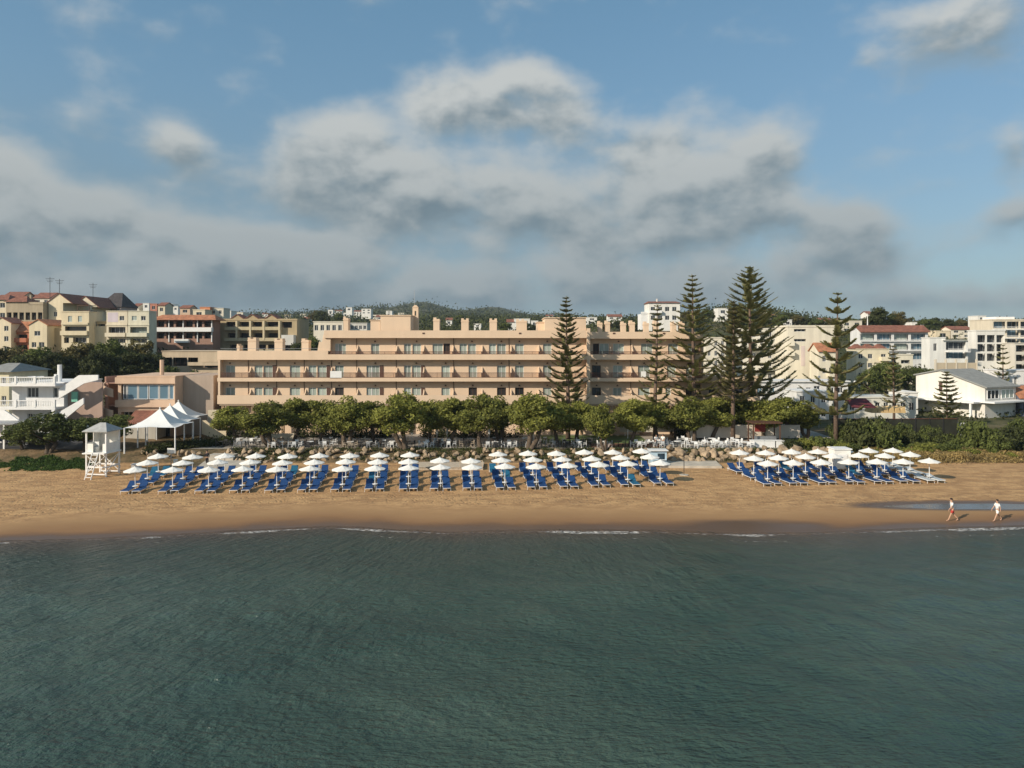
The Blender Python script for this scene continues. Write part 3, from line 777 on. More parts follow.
tag(mesh_np('hillside_scrub', v, np.arange(len(v)).reshape(-1, 4), M['leaf3']), 'dark scrub covering the hills behind the town', 'scrub', kind='stuff')
# ---------------------------------------------------------------- wall with openings
def wall_holes(mb, x0, x1, z0, z1, y, th, holes):
    """wall from y (front) to y+th, rectangular openings (xa, xb, za, zb)"""
    hs = [(max(a, x0), min(b, x1), max(c, z0), min(d, z1)) for a, b, c, d in holes if b > x0 and a < x1 and d > z0 and c < z1]
    xs = sorted({x0, x1, *[h[0] for h in hs], *[h[1] for h in hs]}); zs = sorted({z0, z1, *[h[2] for h in hs], *[h[3] for h in hs]})
    solid = [[not any(h[0]-1e-6 <= (xs[i]+xs[i+1])/2 <= h[1] and h[2] <= (zs[j]+zs[j+1])/2 <= h[3] for h in hs) for j in range(len(zs)-1)] for i in range(len(xs)-1)]
    def S(i, j): return 0 <= i < len(xs)-1 and 0 <= j < len(zs)-1 and solid[i][j]
    for i in range(len(xs)-1):
        for j in range(len(zs)-1):
            if not solid[i][j]: continue
            a, b, c, d = xs[i], xs[i+1], zs[j], zs[j+1]; w = y+th
            mb.quad((a, y, c), (b, y, c), (b, y, d), (a, y, d)); mb.quad((b, w, c), (a, w, c), (a, w, d), (b, w, d))
            if not S(i-1, j): mb.quad((a, w, c), (a, y, c), (a, y, d), (a, w, d))
            if not S(i+1, j): mb.quad((b, y, c), (b, w, c), (b, w, d), (b, y, d))
            if not S(i, j-1): mb.quad((a, w, c), (b, w, c), (b, y, c), (a, y, c))
            if not S(i, j+1): mb.quad((a, y, d), (b, y, d), (b, w, d), (a, w, d))
def window(parent, x0, x1, z0, z1, y, pane='glass', frame='frame_w', mull=1, th=.06, bars=False, name='window', pane_name='pane'):
    mb = MB(); f = .07
    mb.box(x0, x1, y, y+th, z0, z0+f).box(x0, x1, y, y+th, z1-f, z1).box(x0, x0+f, y, y+th, z0+f, z1-f).box(x1-f, x1, y, y+th, z0+f, z1-f)
    for k in range(mull):
        xm = x0+(x1-x0)*(k+1)/(mull+1); mb.box(xm-f*.45, xm+f*.45, y, y+th, z0+f, z1-f)
    w = mb.build(name, M[frame], parent)
    MB().box(x0+.01, x1-.01, y+th*.6, y+th*.6+.03, z0+.01, z1-.01).build(pane_name, M[pane], w)
    return w

# ---------------------------------------------------------------- the hotel
DH = 103.0; SH = FPX/DH
def hx(px): return (px-512)/SH
def hz(py): return CAMH-(py-HOR)/SH
hotel = empty('hotel_building', (0, DH, 0)); tag(hotel, 'long peach coloured hotel with three balcony storeys behind the tamarisk trees', 'hotel')
B = 1.15                      # depth of the balconies
GZ = 1.6
z1b, z1t = hz(404), hz(395.3)      # first-floor parapet band
z2b, z2t = hz(381.5), hz(377.8)
z3b, z3t = hz(359.8), hz(354.4)
zRb, zRt = hz(338.0), hz(330.4)
xL, xS, xM, xR1, xR2 = hx(219), hx(329), hx(587), hx(703), hx(760)
WT = {}   # window px tables
W12 = [(225.5, 235.2, 'c', 0), (254.5, 262.5, 'w', 0), (263.5, 272.5, 'c', 1), (289.8, 300.2, 'c', 0), (308.5, 316.5, 'w', 0), (317.5, 326.5, 'c', 1), (335, 343.8, 'c', 0),
       (366.5, 371.5, 'w', 0), (371.5, 379.6, 'c', 1), (404, 411, 'w', 0), (412, 421, 'c', 1), (441.4, 450, 'c', 0), (468.6, 477, 'c', 0), (497, 506, 'c', 0), (515, 523.8, 'c', 0), (543, 551.5, 'c', 0)]
W3 = [(335, 338, 'w', 0), (338, 346, 'c', 0), (371, 379.4, 'c', 0), (404, 411, 'w', 0), (412.5, 421, 'c', 0), (432.5, 443, 'w', 0), (443.5, 450, 'o', 0), (459.5, 467, 'w', 0), (468, 476, 'c', 0), (489, 496, 'w', 0), (497, 506, 'c', 0), (515, 523.8, 'c', 0), (543, 551.5, 'c', 0)]
R1 = [(592, 601, 'g', 0), (613, 621.6, 'c', 0), (638, 650, 'c', 0), (665.5, 671, 'c', 0), (685.7, 694, 'g', 0), (708.8, 715.5, 'g', 0), (734, 743, 'g', 0)]
R2 = [(592, 600.7, 'g', 0), (613, 622.6, 'c', 0), (638, 650, 'c', 0), (667, 676, 'c', 0), (686, 694, 'c', 0)]
R3 = [(593, 599, 'o', 0), (599.3, 609, 'w', 0), (613, 624, 'c', 0), (641, 652.7, 'c', 0), (668, 678, 'c', 0), (688, 696, 'c', 0)]
KM = {'c': 'curtain', 'w': 'curtain', 'o': 'opening', 'g': 'glass'}
opened = {(1, 335): 'o', (1, 468.6): 'o', (1, 497): 'o', (1, 515): 'g', (2, 263.5): 'c'}
def storey(lv, xa, xb, wins, zf, zc, dw=2.0, y=B):
    """recessed facade of one storey with its doors; zf floor, zc ceiling"""
    holes = []
    for (a, b, k, _) in wins:
        sh_ = hx(a)*(1+y/DH), hx(b)*(1+y/DH)
        holes.append((sh_[0], sh_[1], zf, zf+dw))
    mb = MB(); wall_holes(mb, xa, xb, zf-.02, zc, y, .3, holes); mb.build('facade', M['hotel'], hotel)
    for (a, b, k, op), h in zip(wins, holes):
        kk = opened.get((lv, a), k)
        window(hotel, h[0]+.01, h[1]-.01, zf+.01, zf+dw-.01, y+.14, KM[kk], 'frame' if kk in 'og' else 'frame_w', 1 if kk != 'w' else 1)
        if op:   # dark open leaf beside the window
            mb = MB(); mb.box(h[1]+.02, h[1]+.55, y-.06, y-.012, zf+.03, zf+dw)
            mb.build('open_shutter', M['frame'], hotel)
    # lamp over each door
    for (a, b, k, op), h in zip(wins, holes):
        if k in 'cg': MB().lathe([(0, 0), (.13, .0), (.1, .16), (.03, .2)], 8, ((h[0]+h[1])/2, y-.14, zf+dw+.22)).build('wall_lamp', M['frame'], hotel)
def partition(x, zf, zc, hh=1.25, y=B):
    pts = [(.12, zf), (y, zf), (y, zf+hh+.55), (.75, zf+hh), (.12, zf+.9)]
    MB().prism(pts, 'x', x-.08, x+.08).build('balcony_partition', M['hotel'], hotel)
levels = [(1, z1b+.25, z2b), (2, z2b+.25, z3b), (3, z3b+.3, zRb)]
# facades
storey(1, xL, xM, W12, levels[0][1], levels[0][2]); storey(2, xL, xM, W12, levels[1][1], levels[1][2]); storey(3, xS, xM, W3, levels[2][1], levels[2][2])
storey(1, xM, xR2, R1, levels[0][1], levels[0][2]); storey(2, xM, xR1, R2, levels[1][1], levels[1][2]); storey(3, xM, xR1, R3, levels[2][1], levels[2][2])
PP = [248, 275.5, 303.5, 330, 356, 395.7, 423, 452.5, 481.8, 511, 539]
for (lv, zf, zc) in levels:
    for p in PP:
        if lv == 3 and p < 340: continue
        partition(hx(p), zf, zc)
    for p in ([611, 633] if lv == 3 else [632]) + ([703] if lv == 1 else []): partition(hx(p), zf, zc, 1.4)
# bands and slabs: solid parapet of the first floor, thin slabs above with brown rails
def band(xa, xb, zb, zt, name='parapet', solid=False, zf=None):
    mb = MB()
    if solid:
        mb.box(xa, xb, 0, .16, zb, zt); mb.box(xa, xb, .16, B+.02, zb+.002, zb+.25)
    else: mb.box(xa, xb, 0, B+.02, zb, zt)
    mb.build(name, M['hotel'], hotel)
band(xL-.25, xR2, z1b, z1t, 'parapet', True)
def end_wall(x, za, zb_, y0=0, y1=14.0, th=.3):
    MB().box(x-th/2, x+th/2, y0, y1, za, zb_).build('end_wall', M['hotel'], hotel)
for xa, xb in ((xL-.25, xM), (xM, xR1)): band(xa, xb, z2b, z2t, 'floor_slab')
band(xL-.25, hx(328), z3b, hz(350.8), 'roof_parapet', True); band(hx(328), xM, z3b, z3t, 'floor_slab'); band(xM, xR1, z3b, z3t, 'floor_slab')
band(hx(324), xM-.02, zRb, zRt, 'roof_parapet', True); band(xM, xR1, zRb-.1, hz(331.8), 'roof_parapet', True)
band(xR1, xR2, z2b, z2t+.25, 'roof_parapet', True)
def railing(xa, xb, zb_, zt_):
    mb = MB(); mb.box(xa, xb, .05, .09, zt_-.06, zt_); mb.box(xa, xb, .055, .085, zb_+.03, zb_+.08)
    n = int((xb-xa)/.11)
    for i in range(n+1):
        x = xa+.02+(xb-xa-.04)*i/n; w = .022 if i % 14 else .035
        mb.box(x-w, x+w, .057, .083, zb_, zt_-.061)
    mb.build('railing', M['railbrown'], hotel)
for a, b in ((219.5, 328), (328, 456), (456, 586.8), (590, 703)): railing(hx(a), hx(b), z2t, hz(372.6))
for a, b in ((330, 456), (456, 586.8), (590, 703)): railing(hx(a), hx(b), z3t, hz(351.4))
# laundry over the rail
MB().box(hx(330.2), hx(341.6), .0, .03, hz(378.4), hz(371.4)).box(hx(330.2), hx(341.6), .0, .14, hz(371.4), hz(371.1)).build('hung_towel', M['cloth_w'], hotel)
MB().box(hx(641), hx(646), .0, .03, hz(377), hz(371.4)).build('hung_towel', M['cloth_w'], hotel)
# piers where the plan steps, drain pipes
MB().box(hx(586.8), hx(590.2), -.05, B, z1b, zRt+.3).build('pier', M['hotel'], hotel)
for p in (245.5, 274, 302, 329.5, 355, 395, 453, 509, 632): 
    mb = MB(); mb.tube([(hx(p), B-.06, z1b+.3), (hx(p), B-.06, (zRb if p > 325 else z3b))], .045, 6); mb.build('drainpipe', M['frame'], hotel)
# body behind
body = MB()
body.box(xL, xS+1, B+.32, 14, 0, hz(352.2)); body.box(xS, xR1, B+.32, 15, 0, zRb+.3); body.box(xR1, xR2, B+.32, 13, 0, z2b+.2)
body.build('wall', M['hotel'], hotel)
end_wall(xL, z1b+.26, z3b, .02, B+.3); end_wall(hx(329), z3b+.01, zRb, 1.0, B+.3); end_wall(xR1, z1b+.3, zRb, .3, B+.3)
# stepped flank at the left end of the top storey
MB().prism([(hx(317), hz(350.8)), (hx(330), hz(350.8)), (hx(330), hz(331)), (hx(324), hz(331)), (hx(321.5), hz(342)), (hx(318.5), hz(342))], 'y', .25, 9).build('stepped_flank', M['hotel'], hotel)
# ground floor set back, with doors; tree shade painted into wall and columns
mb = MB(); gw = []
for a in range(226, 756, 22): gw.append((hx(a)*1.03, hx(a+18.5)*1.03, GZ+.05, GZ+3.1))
wall_holes(mb, xL, xR2, GZ-1, z1b, 4.2, .3, gw); mb.build('ground_floor_wall', M['hotel_shaded'], hotel)
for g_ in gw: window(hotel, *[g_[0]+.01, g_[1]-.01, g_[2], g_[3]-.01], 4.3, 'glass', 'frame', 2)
for p in range(222, 760, 30): MB().box(hx(p)-.2, hx(p)+.2, .25, .65, GZ-1, z1b).build('column', M['hotel_shaded'], hotel)
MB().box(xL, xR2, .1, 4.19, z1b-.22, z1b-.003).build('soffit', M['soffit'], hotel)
# roof boxes
def roofbox(a, b, y0, y1, zt_, zb_=None, name='stair_tower'):
    zb_ = zRt-1 if zb_ is None else zb_
    mb = MB(); mb.box(hx(a)*(1+y0/DH), hx(b)*(1+y0/DH), y0, y1, zb_, zt_); mb.box(hx(a)*(1+y0/DH)-.12, hx(b)*(1+y0/DH)+.12, y0-.12, y1+.12, zt_, zt_+.12)
    mb.build(name, M['hotel'], hotel)
def roofz(py, y0): return CAMH-(py-HOR)*(DH+y0)/FPX
roofbox(380.5, 410.5, .6, 7, roofz(315.8, .6)); roofbox(370.5, 380.3, .8, 6, roofz(320.5, .8))
roofbox(545, 586, .3, 9, roofz(318.2, .3)); roofbox(537.5, 544.8, 2.5, 9, roofz(322.5, 2))
def chimney(a, b, yt, zb_, y0=2.5, holes=True):
    q = 1+y0/DH; xa, xb = hx(a)*q, hx(b)*q; zt_ = roofz(yt, y0); mb = MB()
    mb.box(xa, xb, y0, y0+1.3, zb_, zt_)
    n = max(2, int((xb-xa)/.35))
    for i in range(n):
        if i % 2 == 0: mb.box(xa+(xb-xa)*i/n, xa+(xb-xa)*(i+1)/n, y0+.003, y0+1.297, zt_, zt_+.22)
    mb.box(xa-.05, xb+.05, y0-.05, y0+1.35, zt_-.3, zt_-.15)
    mb.build('chimney', M['hotel'], hotel)
for a, b, yt in ((247.8, 256, 339), (274.5, 282.5, 340), (301.5, 308.5, 340), (236.8, 239.5, 345.5)): chimney(a, b, yt, hz(352)-.5)
for a, b, yt in ((343.3, 348.2, 318), (433.3, 439.4, 319), (461.2, 468.5, 319.8), (489.5, 496.8, 320), (516.3, 526.8, 320.5),
                 (598.2, 602.3, 322.5), (605.5, 610, 322), (621.5, 626, 323), (629.8, 634.8, 322), (644.2, 648.8, 323), (654, 658.8, 322), (672, 676.5, 323), (680, 684.5, 323)): chimney(a, b, yt, zRt-1)
# bell tower with a flagpole
q = 1+4/DH; xa, xb = hx(412.5)*q, hx(418.2)*q; zt = roofz(307.5, 4); mb = MB()
wall_holes(mb, xa, xb, zRt-1, zt, 4, .8, [((xa+xb)/2-.12, (xa+xb)/2+.12, zt-1.2, zt-.5)])
mb.prism([(xa-.05, zt), (xb+.05, zt), ((xa+xb)/2+.15, zt+.35), ((xa+xb)/2-.15, zt+.35)], 'y', 3.95, 4.85)
mb.build('bell_tower', M['hotel'], hotel)
MB().tube([((xa+xb)/2-.2, 4.4, zt), ((xa+xb)/2-.2, 4.4, zt+2.6)], .03, 5).build('flagpole', M['greymetal'], hotel)
for a in (423.5, 520, 614, 664): MB().box(hx(a)-.16, hx(a)+.16, -.06, -.003, hz(334), hz(332.6)).build('parapet_vent', M['frame'], hotel)
MB().box(xL, hx(328), .5, .54, hz(348.7), hz(348.4)).build('roof_rail', M['greymetal'], hotel)
MB().box(xL+.3, xS, B, 13.5, hz(352.2), hz(351.9)).box(xS+.5, xR1-.3, B, 14.5, zRb+.3, zRb+.4).build('roof_deck', M['concrete'], hotel)
# ---------------------------------------------------------------- houses
def mid_ground(x, y): return G(x, max(y, 87))
class House:
    """local frame: x along the front, y into the depth, z=0 at the base; front at y=0"""
    def __init__(s, name, label, cat, px0, px1, ytop, ybase, D, depth=9, rz=0, wall=(.6, .5, .36), group=None):
        s.w = (px1-px0)*D/FPX/max(.3, math.cos(rz)); s.z0 = PZ(ybase, D); s.h = PZ(ytop, D)-s.z0; s.D = D; s.depth = depth
        s.root = empty(name, (PX(px0, D), D, s.z0), rz); tag(s.root, label, cat, group)
        s.px0, s.px1, s.ytop, s.ybase = px0, px1, ytop, ybase
        s.mat = wallmat(wall)
    def X(s, px): return (px-s.px0)/(s.px1-s.px0)*s.w
    def Z(s, py): return (s.ybase-py)/(s.ybase-s.ytop)*s.h
    def walls(s, holes=(), x0=0, x1=None, z1=None, y0=0, y1=None, z0=-3.5, name='wall', mat=None):
        x1 = s.w if x1 is None else x1; z1 = s.h if z1 is None else z1; y1 = s.depth if y1 is None else y1
        mb = MB(); wall_holes(mb, x0, x1, z0, z1, y0, .25, list(holes)); mb.box(x0, x0+.25, y0+.25, y1, z0, z1); mb.box(x1-.25, x1, y0+.25, y1, z0, z1); mb.box(x0+.25, x1-.25, y1-.25, y1, z0, z1)
        mb.box(x0+.25, x1-.25, y0+1.6, y1-.25, z0, z1-.25)
        return mb.build(name, mat or s.mat, s.root)
    def flat(s, x0=0, x1=None, z=None, y0=0, y1=None, t=.2, o=.12, mat=None, name='roof'):
        x1 = s.w if x1 is None else x1; z = s.h if z is None else z; y1 = s.depth if y1 is None else y1
        return MB().box(x0-o, x1+o, y0-o, y1+o, z+.003, z+t).build(name, mat or s.mat, s.root)
    def gable(s, x0=0, x1=None, z=None, rise=1.8, y0=0, y1=None, mat='tile', along='y', t=.22, o=.35):
        """ridge along y: gable seen from the front; along x: eaves towards the front"""
        x1 = s.w if x1 is None else x1; z = s.h if z is None else z; y1 = s.depth if y1 is None else y1
        if along == 'y':
            xm = (x0+x1)/2; MB().prism([(x0, z), (x1, z), (xm, z+rise)], 'y', y0, y1).build('gable', s.mat, s.root)
            a = rise/((x1-x0)/2); mb = MB()
            mb.prism([(x0-o, z-a*o+.01), (xm, z+rise+.01), (xm, z+rise+t), (x0-o, z-a*o+t)], 'y', y0-.2, y1+.2)
            mb.prism([(xm+.001, z+rise+.01), (x1+o, z-a*o+.01), (x1+o, z-a*o+t), (xm+.001, z+rise+t)], 'y', y0-.2, y1+.2)
        else:
            ym = (y0+y1)/2; a = rise/((y1-y0)/2); MB().prism([(y0, z), (y1, z), (ym, z+rise)], 'x', x0, x1).build('gable', s.mat, s.root); mb = MB()
            mb.prism([(y0-o, z-a*o+.01), (ym, z+rise+.01), (ym, z+rise+t), (y0-o, z-a*o+t)], 'x', x0-.3, x1+.3)
            mb.prism([(ym+.001, z+rise+.01), (y1+o, z-a*o+.01), (y1+o, z-a*o+t), (ym+.001, z+rise+t)], 'x', x0-.3, x1+.3)
        return mb.build('roof', M[mat], s.root)
    def hip(s, x0=0, x1=None, z=None, rise=2, y0=0, y1=None, mat='tile', o=.5, ridge=.35):
        x1 = s.w if x1 is None else x1; z = s.h if z is None else z; y1 = s.depth if y1 is None else y1
        x0 -= o; x1 += o; y0 -= o; y1 += o; ym = (y0+y1)/2; w = x1-x0; xa = x0+w*(.5-ridge/2); xb = x0+w*(.5+ridge/2); mb = MB()
        A, B_, C_, D_ = (x0, y0, z), (x1, y0, z), (x1, y1, z), (x0, y1, z); Ra, Rb = (xa, ym, z+rise), (xb, ym, z+rise)
        mb.quad(A, B_, Rb, Ra); mb.quad(C_, D_, Ra, Rb); mb.tri(B_, C_, Rb); mb.tri(D_, A, Ra); mb.quad(D_, C_, B_, A)
        return mb.build('roof', M[mat], s.root)
    def win(s, x0, x1, z0, z1, y=.1, pane='glass', mull=1, frame='frame_w', name='window'): return window(s.root, x0+.01, x1-.01, z0+.01, z1-.01, y, pane, frame, mull, name=name)
    def balcony(s, x0, x1, z, out=1.2, hh=.9, mat=None, solid=True, t=.18):
        mb = MB(); mb.box(x0, x1, -out, -.003, z-t, z)
        if solid: mb.box(x0, x1, -out-.1, -out, z-t, z+hh); mb.box(x0, x0+.1, -out, -.003, z+.001, z+hh-.01); mb.box(x1-.1, x1, -out, -.003, z+.001, z+hh-.01)
        else:
            mb.box(x0, x1, -out-.04, -out, z+hh-.05, z+hh); n = int((x1-x0)/.18)
            for i in range(n+1): xx = x0+(x1-x0-.03)*i/n; mb.box(xx, xx+.03, -out-.035, -out-.005, z, z+hh-.051)
        return mb.build('balcony', mat or s.mat, s.root)
    def chimney(s, x, y, z, h=1.2, w=.5):
        MB().box(x, x+w, y, y+w, z-.5, z+h).box(x-.06, x+w+.06, y-.06, y+w+.06, z+h, z+h+.1).build('chimney', s.mat, s.root)
def auto_house(name, label, px0, px1, ytop, ybase, D, floors, cols, wall, roof='flat', rise=1.6, depth=5.5, rz=0, loggia=False, rmat='tile', pane='glass', group='houses of the hillside town', cat='house', balc=(), wf=.45, hf=.5, balsolid=True):
    h = House(name, label, cat, px0, px1, ytop, ybase, D, depth, rz, wall, group)
    fh = h.h/floors; holes = []
    for f in range(floors):
        for c in range(cols):
            cw = h.w/cols; xm = cw*(c+.5); ww = cw*(.82 if loggia else wf); z0 = fh*f+fh*(.14 if loggia else .22); z1 = z0+fh*(.68 if loggia else hf)
            holes.append((xm-ww/2, xm+ww/2, z0, z1))
    h.walls(holes)
    for k, (a, b, c, d) in enumerate(holes):
        if loggia:
            h.win(a, b, c, d, 1.2, pane, 2, 'frame'); 
        else: h.win(a, b, c, d, .12, pane, 1, 'frame_w')
    for f in balc: h.balcony(.2, h.w-.2, fh*f+fh*.12, 1.1, .9, solid=balsolid)
    if roof == 'flat': h.flat()
    elif roof == 'gable': h.gable(rise=rise, mat=rmat)
    elif roof == 'eaves': h.gable(rise=rise, mat=rmat, along='x')
    elif roof == 'hip': h.hip(rise=rise, mat=rmat)
    return h
CREAM = (.7, .6, .43); YEL = (.68, .58, .4); OCH = (.54, .42, .25); TER = (.45, .17, .1); WH = (.76, .74, .68); PEA = (.6, .43, .3); PALE = (.7, .64, .52)
# ---- left hillside: middle tier
h = auto_house('gabled_house', 'cream gabled house at the far left edge beside the terracotta house', -8, 11, 323, 354, 185, 3, 2, CREAM, 'gable', 1.3, group=None)
h = House('terracotta_house', 'terracotta red house with recessed balconies between the two cream gabled houses', 'house', 10, 29, 331, 354, 187, 5, 0, TER)
ho = [(.4, h.w-.4, .3, 2.3), (.4, h.w-.4, 3.2, 5.0)]; h.walls(ho)
for a in ho: h.win(*a, 1.1, 'glass', 3, 'frame')
h.balcony(.2, h.w-.2, .3, .8); h.balcony(.2, h.w-.2, 3.2, .8); h.gable(rise=2.3, along='x', mat='tile_or')
h = House('yellow_house', 'yellow gabled house with ochre flank right of the terracotta house', 'house', 29, 47, 325, 355, 182, 12, 0, YEL)
ho = [(h.w*.3, h.w*.62, 4.8, 6.0), (h.w*.15, h.w*.4, 1.9, 3.2), (h.w*.55, h.w*.85, 1.9, 3.2), (h.w*.2, h.w*.8, -1.4, .3)]; h.walls(ho)
for a in ho: h.win(*a, .12, 'glass', 1)
h.gable(rise=1.3, mat='tile_or')
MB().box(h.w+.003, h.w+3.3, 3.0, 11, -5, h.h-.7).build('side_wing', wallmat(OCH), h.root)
h = House('apartment_house', 'pale yellow three-storey apartment house left of the paired beige blocks', 'apartment house', 61.5, 89, 312, 349, 183, 6, 0, YEL)
z = lambda py: h.Z(py)
ho = [(h.X(68), h.X(72), z(322), z(316)), (h.X(78), h.X(82), z(322), z(316)), (h.X(65), h.X(86.5), z(332), z(326.2)), (h.X(64), h.X(69), z(343), z(337.5)), (h.X(73), h.X(86.5), z(343), z(337.3))]
h.walls(ho)
for k, a in enumerate(ho): h.win(*a, .12 if k < 2 else 1.0, 'curtain' if k < 2 else 'glass', 3 if k in (2, 4) else 1, 'frame_w' if k != 2 else 'frame')
h.flat(); h.balcony(.1, h.w-.1, z(334.5), .7, .9); h.balcony(.1, h.w-.1, z(324), .25, .35)
MB().box(h.X(76), h.X(88), 1, 4, h.h+.2, h.h+.4).box(h.X(76), h.X(76)+.1, .5, .6, h.h+.2, h.h+1.6).box(h.X(88), h.X(88)+.1, .5, .6, h.h+.2, h.h+1.6).box(h.X(76), h.X(88), .5, 3.5, h.h+1.6, h.h+1.75).build('pergola', M['brownwood'], h.root)
MB().box(h.w+.003, h.w+3, 2.5, 10, -5, h.h-3.5).build('side_wing', wallmat(YEL), h.root)
for (a, b, lb, wl) in ((106.5, 127.5, 'beige apartment block with lilac painted panel, left one of the pair', (.68, .6, .45)), (128, 149, 'greenish cream apartment block, right one of the pair', (.64, .6, .46))):
    h = House('apartment_block', lb, 'apartment block', a, b, 311.5, 349, 184, 4, 0, wl); z = h.Z
    ho = [(h.w*.18, h.w*.42, z(320.5), z(316)), (h.w*.62, h.w*.84, z(320.5), z(316)), (h.w*.1, h.w*.9, z(333.5), z(327)), (h.w*.1, h.w*.9, z(344), z(338.5))]
    h.walls(ho)
    for k, c in enumerate(ho): h.win(*c, .12 if k < 2 else 1.2, 'curtain' if (k == 0 or (k == 2 and a > 120)) else 'glass', 1 if k < 2 else 3, 'frame_w')
    if a < 110: MB().box(.3, h.w*.55, -.03, -.003, z(322), z(312.5)).build('painted_panel', wallmat((.6, .52, .55)), h.root) and None
    h.flat(); h.balcony(.1, h.w-.1, z(336), .9, .8); h.balcony(.1, h.w-.1, z(346), .9, .8); h.flat(z=z(325.5), y1=.3, t=.3, o=.15, name='cornice')
h = auto_house('connecting_house', 'low ochre house between the yellow apartment house and the beige pair', 97, 106, 322, 345, 186, 2, 1, OCH, 'flat', group=None, loggia=True)
# ---- left hillside: upper tier
h = House('arcaded_house', 'long low brown house with dark glazed gallery and red roof above the terracotta house', 'house', 6, 43, 302, 321, 212, 6, 0, (.4, .33, .23))
ho = [(h.w*i/6+.3, h.w*(i+1)/6-.2, .3, 2.5) for i in range(6)]; h.walls(ho)
for a in ho: h.win(*a, 1.0, 'glass', 1, 'frame')
h.hip(rise=1.9, x0=0, x1=h.w*.55); h.flat(x0=h.w*.6, z=h.h*.86); h.chimney(h.w*.45, 3, h.h+1.4, .8)
h = House('white_gabled_house', 'cream house with steep red gable roof above the yellow house', 'house', 48.5, 63, 303, 324, 214, 14, 0, (.7, .6, .42))
ho = [(h.w*.35, h.w*.6, 2.2, 3.6), (h.w*.3, h.w*.7, -.6, 1)]; h.walls(ho)
for a in ho: h.win(*a)
h.gable(rise=2.7, x0=-.5, x1=h.w+2.5, y0=0)
MB().box(-2, h.w, -3, -.01, -4, .9).build('porch', h.mat, h.root)
h = House('white_gabled_house', 'white house with red gable roof left of the dark pyramid roof', 'house', 74, 92, 307, 324, 222, 14, 0, (.72, .64, .48))
ho = [(h.w*.3, h.w*.5, 1.2, 2.6)]; h.walls(ho); h.win(*ho[0]); h.gable(rise=3.2, x0=-.6, x1=h.w+2)
h = auto_house('pyramid_roofed_house', 'pinkish house under a large dark pyramid roof', 99, 121, 307, 324, 232, 2, 3, (.5, .4, .36), 'hip', 4.8, 10, rmat='tile_dk', group=None)
for i, (a, b, yt, yb, D, rf, lb) in enumerate([(-14, 8, 300, 320, 232, 'hip', 'cream house with red hipped roof at the left edge of the hill'), (3, 22, 297, 312, 258, 'eaves', 'red roofed house on the hill top, behind the glazed gallery'), (21, 34, 299, 310, 262, 'hip', 'small red roofed house right of the hill-top one'),
        (34, 50, 298, 312, 250, 'eaves', 'wide red roofed house behind the steep gable'), (62, 76, 304, 318, 245, 'eaves', 'red roofed house between the two white gables')]):
    auto_house('red_roofed_house', lb, a, b, yt, yb, D, 2, 2, [CREAM, PEA, WH, PALE, PEA][i], rf, 1.9, 8, group='houses of the hillside town')
h = House('balconied_house', 'terracotta roofed house with long white balconies above the dark hedge', 'house', 156, 213, 320, 343, 198, 5, 0, (.33, .2, .15))
ho = []
for f, (zb, zt_) in enumerate(((338.6, 333), (327, 321.2))):
    for i in range(6): ho.append((h.w*(i+.08)/6, h.w*(i+.86)/6, h.Z(zb), h.Z(zt_)))
h.walls(ho)
for k, a in enumerate(ho): h.win(*a, .9, 'opening' if k % 3 else 'glass', 1, 'frame')
h.balcony(-.2, h.w+.1, h.Z(331), 1.3, .95, M['white']); h.balcony(h.w*.35, h.w*.6, h.Z(342), 1.0, .8, M['white'])
h.hip(rise=1.5, mat='tile_or', ridge=.8, o=1.3); 
for i in range(4): MB().box(h.w*(i+.93)/4-.12, h.w*(i+.93)/4+.12, -.3, -.01, h.Z(342), h.h).build('pillar', M['white'], h.root)
auto_house('cream_house', 'cream house with orange stair block behind the long white balconies', 193, 205, 310, 325, 232, 2, 1, CREAM, group=None)
auto_house('orange_house', 'orange block behind the right end of the terracotta roofed house', 200, 210, 307.5, 322, 236, 2, 1, (.5, .22, .12), group=None)
auto_house('cream_house', 'pale cream block, rightmost of the three behind the balconied house', 210, 223.5, 308.5, 322, 238, 2, 2, PALE, group=None)
h = House('terraced_apartments', 'beige terraced apartment block with dark loggias behind the hotel left wing', 'apartment block', 219, 297, 320.5, 356, 205, 12, 0, (.42, .33, .2)); z = h.Z
ho = []
for i, (a, b) in enumerate(((226.5, 237), (240, 250), (253, 262), (267.5, 279), (282, 292))):
    ho += [(h.X(a), h.X(b), z(327.8), z(321.8))]
for a, b in ((228, 238), (240, 252), (254, 266), (268, 281)): ho += [(h.X(a), h.X(b), z(338.5), z(333))]
for a, b in ((230, 241), (244, 255), (256.5, 266), (268, 275), (282, 294)): ho += [(h.X(a), h.X(b), z(350.5), z(344.5))]
h.walls(ho)
for a in ho: h.win(*a, 1.1, 'opening', 1, 'frame')
for zz in (329.5, 340.5, 352): h.balcony(h.X(226), h.X(282), z(zz), 1.2, .75, wallmat((.5, .42, .27)))
for a in (238, 251.6, 265, 280.5): MB().box(h.X(a)-.2, h.X(a)+.3, -1.4, -.01, z(340), z(321)).build('party_wall', wallmat((.6, .5, .33)), h.root)
MB().box(h.X(284), h.X(296), -2.4, -.01, z(345), z(335)).build('side_terrace', wallmat((.62, .6, .55)), h.root)
h.flat(t=.5)
for a in (237, 252, 271): h.gable(x0=h.X(a-6), x1=h.X(a+6), z=h.h+.5, rise=1.1, y1=5, mat='tile', o=.15)
h = House('low_villa', 'low flat beige villa with deep dark veranda left of the hotel roof', 'villa', 162, 222, 351.5, 373, 148, 9, 0, (.55, .44, .31)); z = h.Z
ho = [(h.X(164), h.X(172), z(366), z(357.5)), (h.X(173), h.X(187), z(366), z(357.5)), (h.X(188), h.X(198), z(366), z(357.5)), (h.X(202), h.X(218), z(368), z(362))]
h.walls(ho)
for a in ho: h.win(*a, 1.2, 'glass', 2, 'frame')
